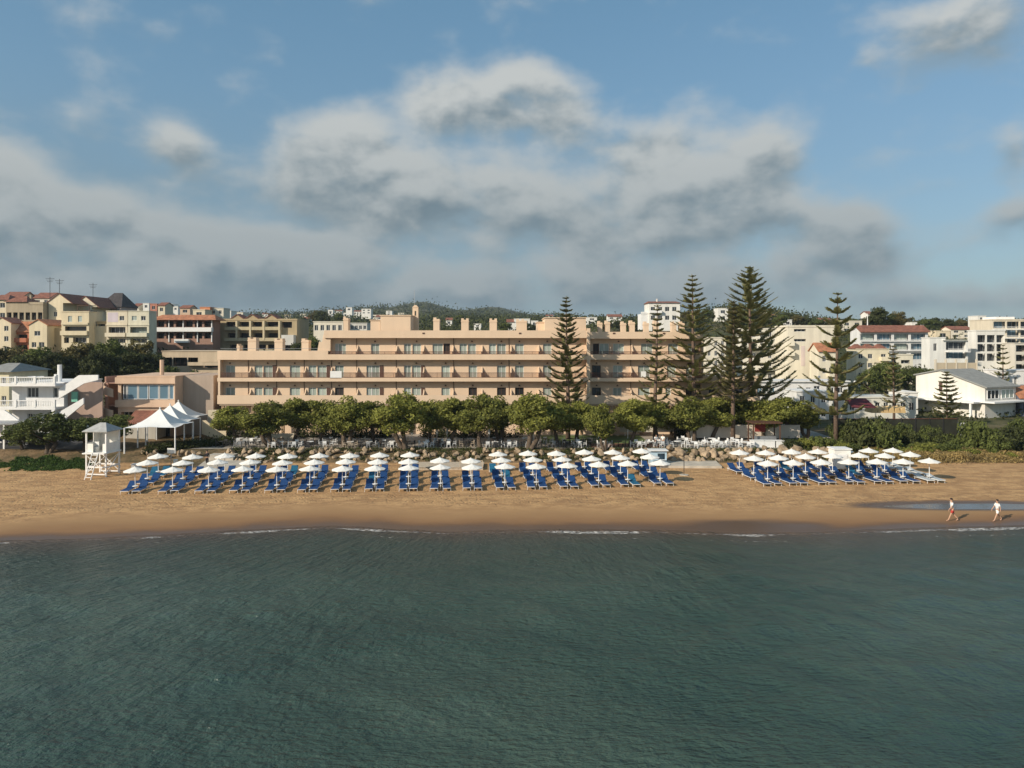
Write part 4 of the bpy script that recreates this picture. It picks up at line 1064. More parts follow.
h.balcony(h.X(190), h.X(222), z(364.5), 1.0, .5); h.flat(t=.15)
# scattered white houses on the hill
SM = [(143, 149, 303.5, 309, 330, WH), (150, 157, 304, 311, 300, (.45, .2, .14)), (158, 165, 305.5, 313, 290, CREAM), (166, 172, 304, 309, 340, WH), (173, 178, 306.5, 311, 340, WH), (180, 190, 308, 314, 320, PEA), (133, 139, 306, 311, 330, PALE),
      (328, 333, 310, 318, 400, WH), (334, 342, 311, 317, 420, WH), (343.5, 350, 313, 320, 380, WH), (353.5, 362, 311.5, 318, 430, WH), (361.5, 371, 309, 314, 520, WH), (371, 380, 315, 321, 400, PALE), (376, 384, 317, 323, 330, WH), (300, 306, 314, 318, 400, PALE),
      (474, 481, 324, 331, 300, WH), (507, 514, 322, 331, 290, WH), (514, 530, 319, 331, 292, WH), (531, 538, 321, 331, 310, WH), (587, 597, 317.5, 324, 285, WH), (608, 622, 316.5, 323, 300, WH), (718, 728, 308.5, 321, 290, WH), (762, 769, 313, 322, 320, WH),
      (770, 777, 317, 324, 330, PALE), (822, 832, 321, 331, 285, WH), (842, 862, 321, 333, 280, PALE), (864, 878, 320.5, 330, 282, WH), (868, 873, 314, 321, 330, WH), (912, 924, 322.5, 332, 285, WH), (936, 950, 331, 339, 240, CREAM), (951, 972, 329.5, 338, 236, PALE)]
SM += [(225, 231, 311, 316, 330, WH), (236, 243, 312.5, 317, 340, PALE), (262, 268, 314, 319, 330, WH), (284, 291, 315, 320, 320, CREAM), (303, 309, 319, 324, 300, WH), (318, 324, 314, 318, 380, WH), (346, 352, 307.5, 311, 600, WH),
       (386, 392, 311, 315, 600, WH), (398, 404, 313, 317, 500, PALE), (446, 452, 320, 325, 330, WH), (458, 464, 317, 321, 420, WH), (546, 553, 316, 321, 350, WH), (560, 568, 318, 323, 320, CREAM), (784, 792, 320, 326, 300, WH), (800, 808, 319, 325, 300, CREAM), (978, 986, 316, 321, 320, WH)]
SM.sort(key=lambda q: q[0])
for i, (a, b, yt, yb, D, wl) in enumerate(SM):
    Ds = [d_ for d_ in range(170, 900, 6) if abs(HOR+(CAMH-G(PX((a+b)/2, d_), d_))*FPX/d_-yb) < 1.0]
    if Ds: D = min(Ds, key=lambda q: abs(q-D))
    auto_house('hillside_house', f'small {"white" if wl == WH else "cream" if wl in (CREAM, PALE) else "reddish"} house, {ORD[i]} from the left of those dotted over the far hill', a, b, yt, yb, D, 2 if (yb-yt)*D/FPX > 3.2 else 1, max(1, int((b-a)*D/FPX/3)), wl, 'flat' if i % 3 else 'eaves', 1.2, 7, group='small houses dotted over the far hill')
h = auto_house('flat_roofed_block', 'flat white block with dark glazed openings behind the stepped end of the hotel', 313.5, 343, 322, 333, 200, 1, 5, PALE, group=None, wf=.62, hf=.5)
h = auto_house('flat_roofed_block', 'low grey-white block right of the glazed white one behind the hotel', 350, 367, 323.5, 331, 205, 1, 4, (.6, .58, .52), group=None, wf=.7)
h = House('hilltop_villa', 'big white villa with red tiled roof line on the hill above the hotel right wing', 'villa', 649, 680, 303, 322, 285, 10, 0, WH); z = h.Z
ho = [(h.w*(.06+.23*i), h.w*(.2+.23*i), zz, zz+1.7) for i in range(4) for zz in (.8, 4.2)]; h.walls(ho)
for a in ho: h.win(*a, .12, 'glass', 1)
h.hip(rise=.9, ridge=.85); h.balcony(0, h.w*.4, 3.7, 1.2, .8, M['white'])
MB().box(-3, -.01, .5, 8, -3, 3.2).box(-3.1, -.01, .3, .5, 3.21, 4).build('side_terrace', M['white'], h.root); h.chimney(h.w*.3, 4, h.h+.4, 1.4)
# ---- right hand town
h = House('cream_apartment_tower', 'big blank cream apartment building with a bright windowless flank, right of the broad pine', 'apartment building', 788, 835, 327, 392, 165, 8, 0, (.74, .68, .54)); z = h.Z
ho = [(h.X(794), h.X(806), z(a+2.6), z(a)) for a in (329, 339)]
h.walls(ho)
for k, a in enumerate(ho): h.win(*a, .5, 'glass', 2, 'frame_w')
h.flat(t=.4); h.balcony(h.X(788), h.X(793), z(345), 1.0, .9); h.balcony(h.X(788), h.X(793), z(355), 1.0, .9)
MB().box(h.X(801), h.X(805), -.04, -.003, z(366), z(346)).build('painted_panel', wallmat((.66, .55, .5)), h.root)
h = House('tiled_roof_house', 'narrow cream house with small terracotta roof between the cream tower and the open pine', 'house', 819, 836, 351, 392, 158, 5, 0, (.7, .64, .5)); z = h.Z
ho = [(h.w*.2, h.w*.42, zz, zz+1.2) for zz in (1, 4, 6.6)] + [(h.w*.6, h.w*.85, zz, zz+1.7) for zz in (.6, 3.6)]; h.walls(ho)
for a in ho: h.win(*a)
h.gable(rise=1.6, along='x', mat='tile_or'); h.balcony(h.w*.5, h.w, 3.5, .9, .8)
h = House('long_white_building', 'long low white building with flat roof and blue-grey shutters below the cream tower', 'building', 735, 848, 382, 402, 138, 6, 0, (.72, .71, .68)); z = h.Z
ho = [(h.X(a), h.X(a+5), z(393), z(387.5)) for a in (745, 757, 770, 797, 806, 829, 838)] + [(h.X(814), h.X(820), z(398), z(386))]; h.walls(ho)
for k, a in enumerate(ho): h.win(*a, .14, 'glass_blue' if k < 4 else 'glass', 1)
h.flat(t=.25, o=.35); h.balcony(h.X(790), h.X(812), z(394.5), 1.1, .7)
h = auto_house('white_annex', 'plain white lower building right below the broad pine by the parking', 797, 829, 392, 420, 120, 2, 3, (.75, .74, .7), group=None)
h = House('cream_apartments', 'cream four-storey apartment house with red roof tabs and small balconies behind the open pine', 'apartment house', 856, 889, 349.5, 392, 174, 5, 0, (.74, .66, .48)); z = h.Z
ho = []
for yy in (354, 363, 372.5, 381.5):
    for a, b in ((858.5, 863), (868, 872.5), (881, 886)): ho.append((h.X(a), h.X(b), z(yy+4.6), z(yy)))
h.walls(ho)
for a in ho: h.win(*a)
h.flat(t=.2)
for yy in (361, 371, 380.5): h.balcony(h.X(879.5), h.X(889), z(yy-1), .9, .8)
for a, b in ((855, 865), (866, 876), (878, 887)): h.hip(x0=h.X(a), x1=h.X(b), rise=1.1, y0=0, y1=4, o=.1, z=h.h+.2)
h = House('cream_apartments', 'lower cream apartment wing with blue-shaded balconies left of the green tree', 'apartment house', 889.5, 913, 355, 392, 176, 6, 0, (.72, .67, .53)); z = h.Z
ho = [(h.X(901), h.X(910), z(yy+3.6), z(yy)) for yy in (360, 369.5, 378.5)] + [(h.X(892), h.X(896), z(yy+3.6), z(yy)) for yy in (360, 369.5, 378.5)]; h.walls(ho)
for a in ho: h.win(*a, .6)
h.flat(t=.2)
h = House('bay_fronted_block', 'white block of framed glass bays under a long red roof', 'apartment block', 860, 928, 331, 364, 208, 6, 0, (.68, .68, .66)); z = h.Z
ho = []
for yy in (334, 343.5, 353):
    for i in range(4): ho.append((h.X(860+17*i), h.X(860+17*i+14.5), z(yy+6.5), z(yy)))
h.walls(ho)
for k, a in enumerate(ho): h.win(*a, 1.0, 'glass_blue' if k % 2 else 'curtain', 3)
for yy in (341, 350.6): h.balcony(.1, h.w-.1, z(yy), .5, .5, M['white'], False)
h.gable(rise=1.5, along='x', o=.8)
h = House('white_terrace_house', 'white cube house with dark glazed balconies beside the cream retaining wall', 'house', 930, 968, 338, 366, 190, 4, 0, (.74, .73, .68)); z = h.Z
ho = [(h.X(933.5), h.X(937), z(351), z(343.5)), (h.X(946), h.X(966), z(350), z(342)), (h.X(946), h.X(966), z(358.5), z(352))]
h.walls(ho, x1=h.X(945.5)); h.walls(ho, x0=h.X(945.6), z1=z(340.5), name='bay')
for k, a in enumerate(ho): h.win(*a, .13 if k == 0 else 1.2, 'glass_blue' if k == 2 else 'glass', 1 if k == 0 else 3)
h.balcony(h.X(945), h.X(967.5), z(351.5), 1.3, .8, M['white'], False); h.flat(x1=h.X(945.5), t=.2); h.flat(x0=h.X(944), x1=h.X(968), z=z(340.4), t=.15, o=.5)
h = House('modern_apartments', 'tall modern cream and glass apartment block at the right edge of the town', 'apartment block', 992, 1060, 320, 368, 205, 10, 0, (.68, .6, .46)); z = h.Z
ho = []
for yy in (321.5, 330, 339, 348):
    for i in range(5): ho.append((h.X(993.5+13.5*i), h.X(993.5+13.5*i+12), z(yy+6.8), z(yy)))
h.walls(ho)
for k, a in enumerate(ho): h.win(*a, 1.4, 'glass_blue' if k % 3 == 0 else 'glass', 2, 'greymetal')
for yy in (329.3, 338, 347): h.balcony(h.X(992), h.X(1059), z(yy), 1.0, .75, M['white'], False)
h.flat(t=.25); MB().box(h.X(1003), h.X(1022), 3, 9, h.h+.25, h.h+1).build('roof_plant', M['white'], h.root)
h = House('front_apartments', 'white modern block with tall glass bays before the taller cream and glass one', 'apartment block', 976, 1005, 331, 369, 193, 3.6, 0, (.72, .7, .64)); z = h.Z
ho = []
for yy in (335, 344, 353.5):
    for a in (977.5, 987, 996.5): ho.append((h.X(a), h.X(a+8), z(yy+7.4), z(yy)))
h.walls(ho)
for a in ho: h.win(*a, 1.1, 'glass', 1, 'greymetal')
h.flat(t=.25)
h = auto_house('end_apartments', 'cream stepped apartment wing at the right edge before the glass block', 1015, 1070, 343.5, 372, 188, 3, 5, (.62, .58, .5), group=None, loggia=True)
h = auto_house('long_garden_house', 'low pale house with dark windows behind the grey sloping roof', 1001, 1060, 371, 392, 152, 1, 6, (.75, .73, .7), group=None, wf=.3)
# retaining wall
q = empty('retaining_wall', (PX(936, 168), 168, PZ(374, 168))); tag(q, 'cream retaining wall with white posts below the white cube house', 'wall')
w = 41*168/FPX; MB().box(0, w, 0, .4, -3, 2.6).build('panel', wallmat((.5, .42, .3)), q)
for i in range(5): MB().box(w*i/4-.12, w*i/4+.12, -.1, .5, -3, 3.4).build('post', wallmat((.62, .56, .45)), q)
# gabled white house, turned towards the beach
D0 = 121.0; hr = empty('gabled_house', (PX(985, D0), D0, PZ(416, D0)), 0); tag(hr, 'large white gabled house with grey sloping roof and wide window behind the right beach', 'house')
wm = wallmat((.7, .67, .6)); 
gA = Vector((PX(916, 132)-PX(985, D0), 132-D0, 0)); gl = gA.length; ang = math.atan2(gA.y, gA.x)       # gable wall runs to the left and away
hr.rotation_euler = (0, 0, ang-math.pi)       # local -x runs along the gable wall
eav = PZ(387.5, D0)-PZ(416, D0); rid = PZ(371, 126)-PZ(416, D0); Lw = 8.6
mb = MB(); zt2 = eav-.2
mb.prism([(-gl, -2), (0, -2), (0, eav), (-gl*.62, rid), (-gl, rid-1.0)], 'y', 0, Lw); mb.build('wall', wm, hr)
mb = MB(); sl_ = (rid-eav)/(gl*.62)
mb.prism([(.5, eav-.5*sl_+.02), (.5, eav-.5*sl_+.24), (-gl*.62, rid+.24), (-gl*.62, rid+.02)], 'y', -.35, Lw+.4); mb.build('roof', M['greyroof'], hr)
mb = MB(); mb.prism([(-gl*.62-.01, rid+.02), (-gl*.62-.01, rid+.24), (-gl-.3, rid-.95+.1), (-gl-.3, rid-1.15+.1)], 'y', -.3, Lw+.3); mb.build('rear_roof', M['greyroof'], hr)
MB().box(-gl*.62-.3, -gl*.62+.3, -.06, -.003, 3.6, 5.3).build('shutter', M['frame'], hr)
def side_window(y0, y1, z0, z1, pane='glass'):
    mb = MB(); mb.box(.003, .1, y0, y1, z0, z0+.1).box(.003, .1, y0, y1, z1-.1, z1)
    for t in range(4): yy = y0+(y1-y0-.1)*t/3; mb.box(.004, .09, yy, yy+.1, z0+.1, z1-.1)
    w_ = mb.build('window', M['white'], hr); MB().box(.002, .03, y0+.01, y1-.01, z0+.01, z1-.01).build('pane', M[pane], w_)
side_window(.5, 3.7, 2.75, eav-.45); side_window(4.4, 7.9, 2.75, eav-.45, 'curtain')
MB().box(-2, 1.9, -.6, Lw+.5, 2.2, 2.45).build('terrace_slab', M['white'], hr)
MB().box(-gl-1.5, -.4, -2.4, -.02, 2.1, 2.35).box(-gl-1.5, -gl-1.2, -2.3, -2, -2, 2.1).box(-1.2, -.9, -2.3, -2, -2, 2.1).build('porch_roof', M['white'], hr)
# orange roofed house at the right edge
h = auto_house('orange_roofed_house', 'dark-walled house with orange roof at the right edge beside the gabled one', 1020, 1058, 397, 418, 124, 1, 3, (.12, .13, .17), 'eaves', 1.6, 4.5, group=None, rmat='tile_or')
auto_house('white_outbuilding', 'low white flat-roofed outbuilding left of the gabled house', 905, 918, 393, 412, 126, 1, 1, WH, group=None)
auto_house('cream_tower_house', 'cream balconied house half hidden behind the two dense pines, left one', 706, 726, 338, 378, 172, 4, 3, PALE, group=None, depth=4)
auto_house('cream_tower_house', 'pale block half hidden behind the broadest pine, right one', 742, 782, 329, 392, 176, 6, 5, (.72, .68, .58), group=None, depth=5, balc=(2, 4))
# low flat white restaurant roofs left of the gabled house
h = auto_house('flat_roofed_annex', 'long low building with white flat roof behind the yellow awning', 848, 916, 398, 414, 116, 1, 8, (.7, .68, .6), group=None, wf=.6)
# ---- white villa on the left
Dv = 98.0
h = House('white_villa', 'white villa with two balustraded terraces and a sloping outside stair', 'villa', 12, 64, 383, 430, Dv, 9, 0, (.76, .76, .75)); z = h.Z
ho = [(h.X(27), h.X(38.5), z(397.5), z(387.5)), (h.X(53), h.X(61.5), z(397.5), z(387.5)), (h.X(27.5), h.X(32.5), z(419), z(413.5)), (h.X(44), h.X(52), z(428), z(418))]
h.walls(ho)
for k, a in enumerate(ho): h.win(*a, .12, 'glass', 2 if k == 0 else 1)
def balustrade(parent, x0, x1, z0, y, hh=.95, depth=1.8, nm='balustrade'):
    mb = MB(); mb.box(x0, x1, y-.1, y+.1, z0+hh-.12, z0+hh); mb.box(x0, x1, y-.1, y+.1, z0, z0+.12)
    n = int((x1-x0)/.22)
    for i in range(n): xx = x0+(x1-x0)*(i+.5)/n; mb.lathe([(.035, .12), (.075, .3), (.045, .55), (.04, hh-.12)], 6, (xx, y, z0))
    for i in range(4): xx = x0+(x1-x0)*i/3; mb.box(xx-.14, xx+.14, y-.14, y+.14, z0, z0+hh+.06)
    mb.build(nm, M['white'], parent)
for zz in (406.2, 383.2):
    MB().box(-.9, h.w-.01 if zz > 400 else h.w, -1.9, .0-.004, z(zz)-.3, z(zz)).build('terrace_slab', M['white'], h.root)
    balustrade(h.root, -.8, h.w-.15, z(zz), -1.8)
MB().box(-1, -.55, -1.9, -1.5, -2, z(406.2)-.31).box(h.w-.5, h.w-.1, -1.9, -1.5, -2, z(406.2)-.31).box(-1, -.6, -1.9, -1.5, z(405), z(383.4)-.31).build('pillar', M['white'], h.root)
h.flat(t=.1, z=h.h)
MB().tube([(h.X(50.5), 2, h.h), (h.X(50.5), 2, h.h+2.4)], .28, 8).box(h.X(46.5), h.X(48.5), 1.6, 2.4, h.h, h.h+1.1).build('chimney', M['white'], h.root)
for xx in (26, 34): MB().lathe([(.02, .0), (.35, .06), (.52, .24)], 12, (h.X(xx), 1.2, h.h+.6)).tube([(h.X(xx), 1.2, h.h), (h.X(xx), 1.2, h.h+.62)], .04, 5).build('satellite_dish', M['plastic'], h.root)
# stair parapets and wall at the right of the villa
MB().prism([(h.w+.02, z(398)), (h.X(89), z(383)), (h.X(103), z(379.5)), (h.X(103), z(374.5)), (h.X(84), z(374.8)), (h.w+.02, z(388.5))], 'y', -1.2, -.95).build('stair_parapet', M['white'], h.root)
MB().prism([(h.w+.02, z(421)), (h.X(74), z(416)), (h.X(90), z(403)), (h.X(90), z(397)), (h.w+.02, z(412))], 'y', -1.5, -1.25).build('stair_parapet', M['white'], h.root)
MB().box(h.w+.02, h.X(99), .8, 1.05, -2, z(382.5)).build('back_wall', wallmat((.42, .3, .24)), h.root)
MB().box(h.X(70), h.X(76), .3, .5, z(402), z(392)).build('green_panel', simple('green_panel', (.2, .5, .38), .6), h.root)
MB().prism([(h.X(8), -2), (h.X(40), -2), (h.X(40), z(417)), (h.X(26), z(407)), (h.X(8), z(407))], 'y', -4.2, -4.0).build('garden_wall', M['white'], h.root)
h = auto_house('pale_yellow_house', 'pale yellow house peeping in at the left edge beside the white villa', -22, 9, 372, 428, 108, 3, 3, (.66, .6, .42), 'hip', 1.2, 9, group=None, rmat='greyroof')
# ---- peach villa
h = House('peach_villa', 'peach villa with a long band of windows and a curved stair balcony', 'villa', 118, 175, 377, 441, 101, 11, 0, (.62, .44, .31)); z = h.Z
ho = [(h.X(121), h.X(174), z(399.6), z(384.5)), (h.X(121), h.X(134), z(430), z(412)), (h.X(160), h.X(170), z(440), z(424))]
h.walls(ho); h.flat(t=.15)
xs_ = [122.5, 126.5, 137.5, 148, 158.5, 168.5, 173.6]
for i in range(6): h.win(h.X(xs_[i])+.05, h.X(xs_[i+1])-.05, z(399.4), z(384.7), .14, 'glass_blue' if i not in (0,) else 'glass', 0, 'white')
h.win(*ho[1], .9, 'glass', 2); h.win(*ho[2], .14, 'glass', 1)
MB().box(-.25, h.w+.15, -.35, -.003, z(383.5), z(377.2)).build('fascia', h.mat, h.root)
MB().box(-.25, h.w+.15, -.35, -.003, z(407), z(400)).build('sill_band', h.mat, h.root)
MB().prism([(h.w+.02, -3), (h.w+4.3, -3), (h.w+4.3, h.h+.1), (h.w+.02, h.h+.1)], 'y', 2.5, 10.5).build('side_wing', wallmat((.42, .33, .26)), h.root)  # darker than the front: shade on the side wall is painted in
MB().tube([(h.X(151.5), 3, h.h), (h.X(151.5), 3, h.h+2.3)], .3, 8).build('chimney', h.mat, h.root)
# curved stair balcony: three-quarter rings with solid parapet
def arc_wall(cx, cy, r, a0, a1, z0, z1, t=.15, rise=0):
    mb = MB(); n = 18; pr = None
    for i in range(n+1):
        a = a0+(a1-a0)*i/n; ca, sa = math.cos(a), math.sin(a); dz = rise*i/n
        cur = [(cx+r*ca, cy+r*sa, z0+dz), (cx+(r-t)*ca, cy+(r-t)*sa, z0+dz), (cx+(r-t)*ca, cy+(r-t)*sa, z1+dz), (cx+r*ca, cy+r*sa, z1+dz)]
        if pr:
            for k in range(4): mb.quad(pr[k], cur[k], cur[(k+1) % 4], pr[(k+1) % 4])
        pr = cur
    return mb
arc_wall(-.02, .9, 2.3, R(175), R(272), z(390), z(382), rise=-.9).build('curved_parapet', h.mat, h.root)
arc_wall(-.02, .9, 2.3, R(170), R(272), z(414), z(405), rise=-.6).build('curved_parapet', h.mat, h.root)
MB().box(-2.3, -.28, .95, 5, z(384), z(383)).box(-2.3, -.28, .95, 5, z(407), z(406)).box(-2.0, -1.7, .5, .8, -3, z(383)).box(-2.4, -2.2, 1, 5, -3, z(377)).build('stair_landing', wallmat((.4, .24, .18)), h.root)
# red tiled lean-to and low wall in front of it
mb = MB(); mb.prism([(-3.2, z(420)), (-.4, z(410)), (-.4, z(411.6)), (-3.2, z(421.6))], 'x', h.X(137), h.X(166)); mb.build('lean_to_roof', M['tile'], h.root)
MB().box(h.X(137), h.X(166), -3.0, -.01, -2.5, z(421.2)).build('lean_to', wallmat((.45, .42, .36)), h.root)
# ramp walls beside the hotel
def wall_piece(name, label, pts, D, t, mat):
    """pts in photo-plane px at distance D"""
    o = MB().prism([(PX(a, D), PZ(b, D)) for a, b in pts], 'y', D, D+t).build(name, mat); tag(o, label, 'wall'); return o
wall_piece('ramp_wall', 'cream sloping ramp wall left of the hotel', [(202, 434), (226, 442), (226, 431), (218, 431), (206, 420.5), (202, 420.5)], 97, .3, wallmat((.66, .55, .38)))
wall_piece('garden_wall', 'small cream wall with post beside the left corner of the hotel', [(208, 424), (219, 424), (219, 410), (208, 410)], 101, .3, wallmat((.6, .52, .38)))
wall_piece('low_wall', 'cream wall panel under the trees near the left end of the terrace', [(272, 441), (294, 441), (294, 433.5), (271, 433.5)], 98.5, .25, wallmat((.6, .54, .42)))
wall_piece('pale_wall', 'long whitewashed wall behind the pines at the right part of the terrace', [(690, 438), (800, 438), (800, 425), (690, 425)], 98.4, .25, wallmat((.66, .58, .48)))
wall_piece('pale_wall', 'pale wall behind the terrace between the lawn and the pines', [(620, 432), (690, 432), (690, 421), (620, 421)], 101.5, .2, wallmat((.6, .55, .47)))
wall_piece('white_wall', 'short white wall among the bushes before the gabled house', [(957, 441), (971, 441), (971, 423), (957, 423)], 99, .3, wallmat((.74, .72, .64)))
# antennas
for px, D, yt in ((50, 214.5, 277), (59.5, 216, 279), (93, 224, 283)):
    x = PX(px, D); zb = PZ(308, D)
    mb = MB().tube([(x, D, zb), (x, D, PZ(yt, D))], .07, 5)
    for k in range(3): mb.box(x-1.3+.25*k, x+1.3-.25*k, D-.03, D+.03, PZ(yt+1.5+1.6*k, D)-.05, PZ(yt+1.5+1.6*k, D)+.05)
    tag(mb.build('antenna', M['darkmetal']), {50: 'leftmost tall antenna mast over the red roofs', 59.5: 'broad comb antenna right of the leftmost mast', 93: 'lone antenna mast by the dark pyramid roof'}[px], 'antenna')
mb = MB().tube([(PX(867.5, 240), 240, PZ(330, 240)), (PX(867.5, 240), 240, PZ(313.5, 240))], [.25, .06], 6)
tag(mb.build('radio_mast', M['white']), 'white pointed mast rising over the red-roofed bays', 'mast')
# ---------------------------------------------------------------- parasols and loungers
def interp_rows():
    F = [(135.5, 491.5), (172.7, 491.3), (208.5, 491), (242.4, 490.7), (277, 490.3), (309.6, 490), (342.5, 489.6), (375, 489.2), (408.5, 489), (440.7, 488.6), (472, 488.2), (504.7, 487.6), (536.4, 487.2), (567.4, 486.6), (598.5, 485.6), (627.7, 484.8), (660, 483.6)]
    Mi = [(147.5, 483.6), (183, 483.5), (217.5, 483.3), (250.4, 483), (282.7, 482.7), (314.3, 482.4), (345.8, 482), (377.7, 481.7), (408.7, 481.4), (440, 481), (470.9, 480.6), (501.3, 480), (532.6, 479.5), (562, 479), (591.5, 478.4), (620.5, 477.6), (650, 476.8)]
    Bk = [(158.5, 476.4), (192.4, 476.2), (224.8, 476), (256, 475.8), (287.7, 475.5), (319, 475.2), (349.6, 474.9), (379.4, 474.6), (410, 474.3), None, None, (498, 473), (528, 472.6), (556, 472.1), (584.5, 471.5), (612.7, 470.9), (641.6, 470.2)]
    RF = [(767.6, 484), (793, 483.4), (821, 482.8), (849, 482.3), (877, 481.9), (903, 481.5), (929.4, 481.1)]
    RM = [(753.6, 478), (778.8, 477.4), (805.4, 476.7), (832.5, 476), (859, 475.4), (884.6, 474.8), (910, 474.2)]
    RB_ = [(739.4, 472), (765.4, 471.4), (791.5, 470.9), (817.8, 470.4), (843.3, 469.9), (868.5, 469.5), (892.6, 469)]
    return F, Mi, Bk, RF, RM, RB_
ROWS = interp_rows()
def make_parasol():
    r = empty('beach_parasol')
    MB().tube([(0, 0, -.2), (0, 0, 2.34)], .034, 8).build('pole', M['plastic'], r)
    n = 8; mb = MB(); R_ = 1.06; top = (0, 0, 2.42)
    rim = []; 
    for k in range(n*2):
        a = math.pi*k/n; rr = R_ if k % 2 == 0 else R_*.955; z_ = 2.04 if k % 2 == 0 else 2.07
        rim.append((rr*math.cos(a), rr*math.sin(a), z_))
    mid = []
    for k in range(n*2):
        a = math.pi*k/n; rr = .5 if k % 2 == 0 else .475; mid.append((rr*math.cos(a), rr*math.sin(a), 2.235 if k % 2 == 0 else 2.225))
    for k in range(n*2):
        j = (k+1) % (n*2); mb.quad(rim[k], rim[j], mid[j], mid[k]); mb.tri(mid[k], mid[j], top)
        lo = lambda q: (q[0], q[1], q[2]-.07); mb.quad(lo(rim[k]), lo(rim[j]), rim[j], rim[k])
    cn = mb.build('canopy', M['canvas'], r)
    mb = MB()
    for k in range(n):
        a = 2*math.pi*k/n; mb.tube([(0, 0, 2.34), (1.03*math.cos(a), 1.03*math.sin(a), 2.02)], .011, 4)
    mb.build('ribs', M['greymetal'], r)
    mb = MB().lathe([(.0, .52), (.27, .52), (.27, .56), (0, .56)], 14); mb.lathe([(.03, .45), (.12, .52)], 8); mb.build('table', M['plastic'], r)
    MB().lathe([(.0, 2.40), (.04, 2.42), (.03, 2.47), (0, 2.49)], 8).build('finial', M['plastic'], r)
    return r
def make_lounger(mat='blue', name='sun_lounger', ang=36):
    """head towards +y"""
    r = empty(name); W_ = .36
    MB().box(-W_, W_, -1.4, .28, .27, .33).build('seat', M[mat], r)
    a = R(ang); c, s = math.cos(a), math.sin(a); L = .95
    mb = MB(); t = .045
    mb.prism([(.285, .32), (.285+L*c, .32+L*s), (.285+L*c-t*s, .32+L*s+t*c), (.285-t*s, .32+t*c)], 'x', -W_, W_); mb.build('backrest', M[mat], r)
    mb = MB()
    for sx in (-W_-.035, W_+.005): mb.box(sx, sx+.03, -1.42, .95, .25, .29)
    mb.box(-W_, W_, -1.43, -1.4, .26, .30).box(-W_, W_, .92, .95, .26, .30)
    for sx in (-W_-.02, W_-.01): mb.tube([(sx+.015, .75, .28), (sx+.015, .28+.55*c, .3+.55*s)], .015, 5)
    mb.build('frame', M['plastic'], r)
    for sx in (-W_, W_):
        for y in (-1.25, .72):
            MB().tube([(sx, y, .27), (sx*1.08, y+(.05 if y > 0 else -.05), -.05)], [.02, .016], 5).build('leg', M['plastic'], r)
    return r
par = Pool([make_parasol]); lgb = Pool([make_lounger, lambda: make_lounger('blue', ang=30), lambda: make_lounger('bluegreen', ang=34)]); lgp = Pool([lambda: make_lounger('pale', 'bare_lounger', 12)])
RN = ['seaward row', 'middle row', 'landward row']
UMB = []
for si, rows in enumerate((ROWS[:3], ROWS[3:])):
    ref = 'the lifeguard tower' if si == 0 else 'the shower pole'
    grp = 'left' if si == 0 else 'right'
    front = [hit(*q) for q in rows[0]]; back = [hit(*q) if q else None for q in rows[2]]
    for ri, row in enumerate(rows):
        for ci, q in enumerate(row):
            if q is None: continue
            p = hit(*q)
            A = front[ci]; Bk = back[ci] or hit(440.3 if ci == 9 else 470, 474.2)
            rz = math.atan2(-(Bk.x-A.x), Bk.y-A.y)*.8
            tilt = rnd.uniform(-.02, .02)
            o = par.place(0, (p.x, p.y, p.z), rnd.uniform(0, .7), (1, 1, rnd.uniform(.98, 1.03)), f'white parasol, {ORD[ci]} from {ref} in the {RN[ri]}', 'parasol', f'white parasols in the {grp} block on the beach')
            o.rotation_euler = (rnd.uniform(-.02, .02), tilt, rnd.uniform(0, .7)); UMB.append(p)
            for sd, sn in ((-1, 'left'), (1, 'right')):
                pale = si == 1 and (ci == 6 or (ci == 5 and ri == 2 and sd > 0))
                k = 2 if (rnd.random() < .05 or (si == 0 and ci == 0 and ri == 2)) else rnd.randrange(2)
                ca, sa = math.cos(rz), math.sin(rz)
                dx = sd*.56 + rnd.uniform(-.04, .04); dy = rnd.uniform(-.12, .12) + .12
                lx, ly = p.x+dx*ca-dy*sa, p.y+dx*sa+dy*ca
                pool = lgp if pale else lgb
                pool.place(0 if pale else k, (lx, ly, G(lx, ly)+.02), rz+rnd.uniform(-.05, .05), (1, 1, 1),
                           f'{"bare pale" if pale else "teal" if k == 2 else "blue"} sun lounger {sn} of the {ORD[ci]} parasol from {ref}, {RN[ri]}', 'sun lounger', f'sun loungers in the {grp} block on the beach')
# ---------------------------------------------------------------- lifeguard tower
p = hit(103, 474.5); t = empty('lifeguard_tower', (p.x, p.y, p.z), R(-6)); tag(t, 'white wooden lifeguard tower with ladder and pitched roof on the sand', 'lifeguard tower')
pw, pd, ph = 1.12, 1.1, 2.55
for sx in (-pw, pw):
    for sy in (-pd, pd):
        MB().box(sx-.07, sx+.07, sy-.07, sy+.07, -.4, 5.0 if True else ph).build('post', M['wood' if False else 'white'], t)
MB().box(-pw-.15, pw+.15, -pd-.5, pd+.15, ph-.12, ph).build('deck', M['white'], t)
mb = MB()
for sy in (-pd, pd):
    mb.tube([(-pw, sy, .3), (pw, sy, ph-.3)], .045, 5); mb.tube([(pw, sy, .3), (-pw, sy, ph-.3)], .045, 5); mb.box(-pw, pw, sy-.05, sy+.05, .9, 1.05); mb.box(-pw, pw, sy-.05, sy+.05, .15, .27)
for sx in (-pw, pw): mb.tube([(sx, -pd, .3), (sx, pd, ph-.3)], .045, 5); mb.box(sx-.05, sx+.05, -pd, pd, .9, 1.05)
mb.build('cross_brace', M['white'], t)
mb = MB(); mb.box(-pw+.07, pw-.07, pd-.04, pd+.04, ph, 4.8)
mb.box(-pw-.03, -pw+.03, -pd+.07, pd-.07, ph, ph+1.0).box(pw-.03, pw+.03, -pd+.07, pd-.07, ph, ph+1.0).box(-pw-.03, -pw+.03, 0, pd-.07, ph+1.001, 4.8)
mb.build('cabin_wall', M['canvas'], t)
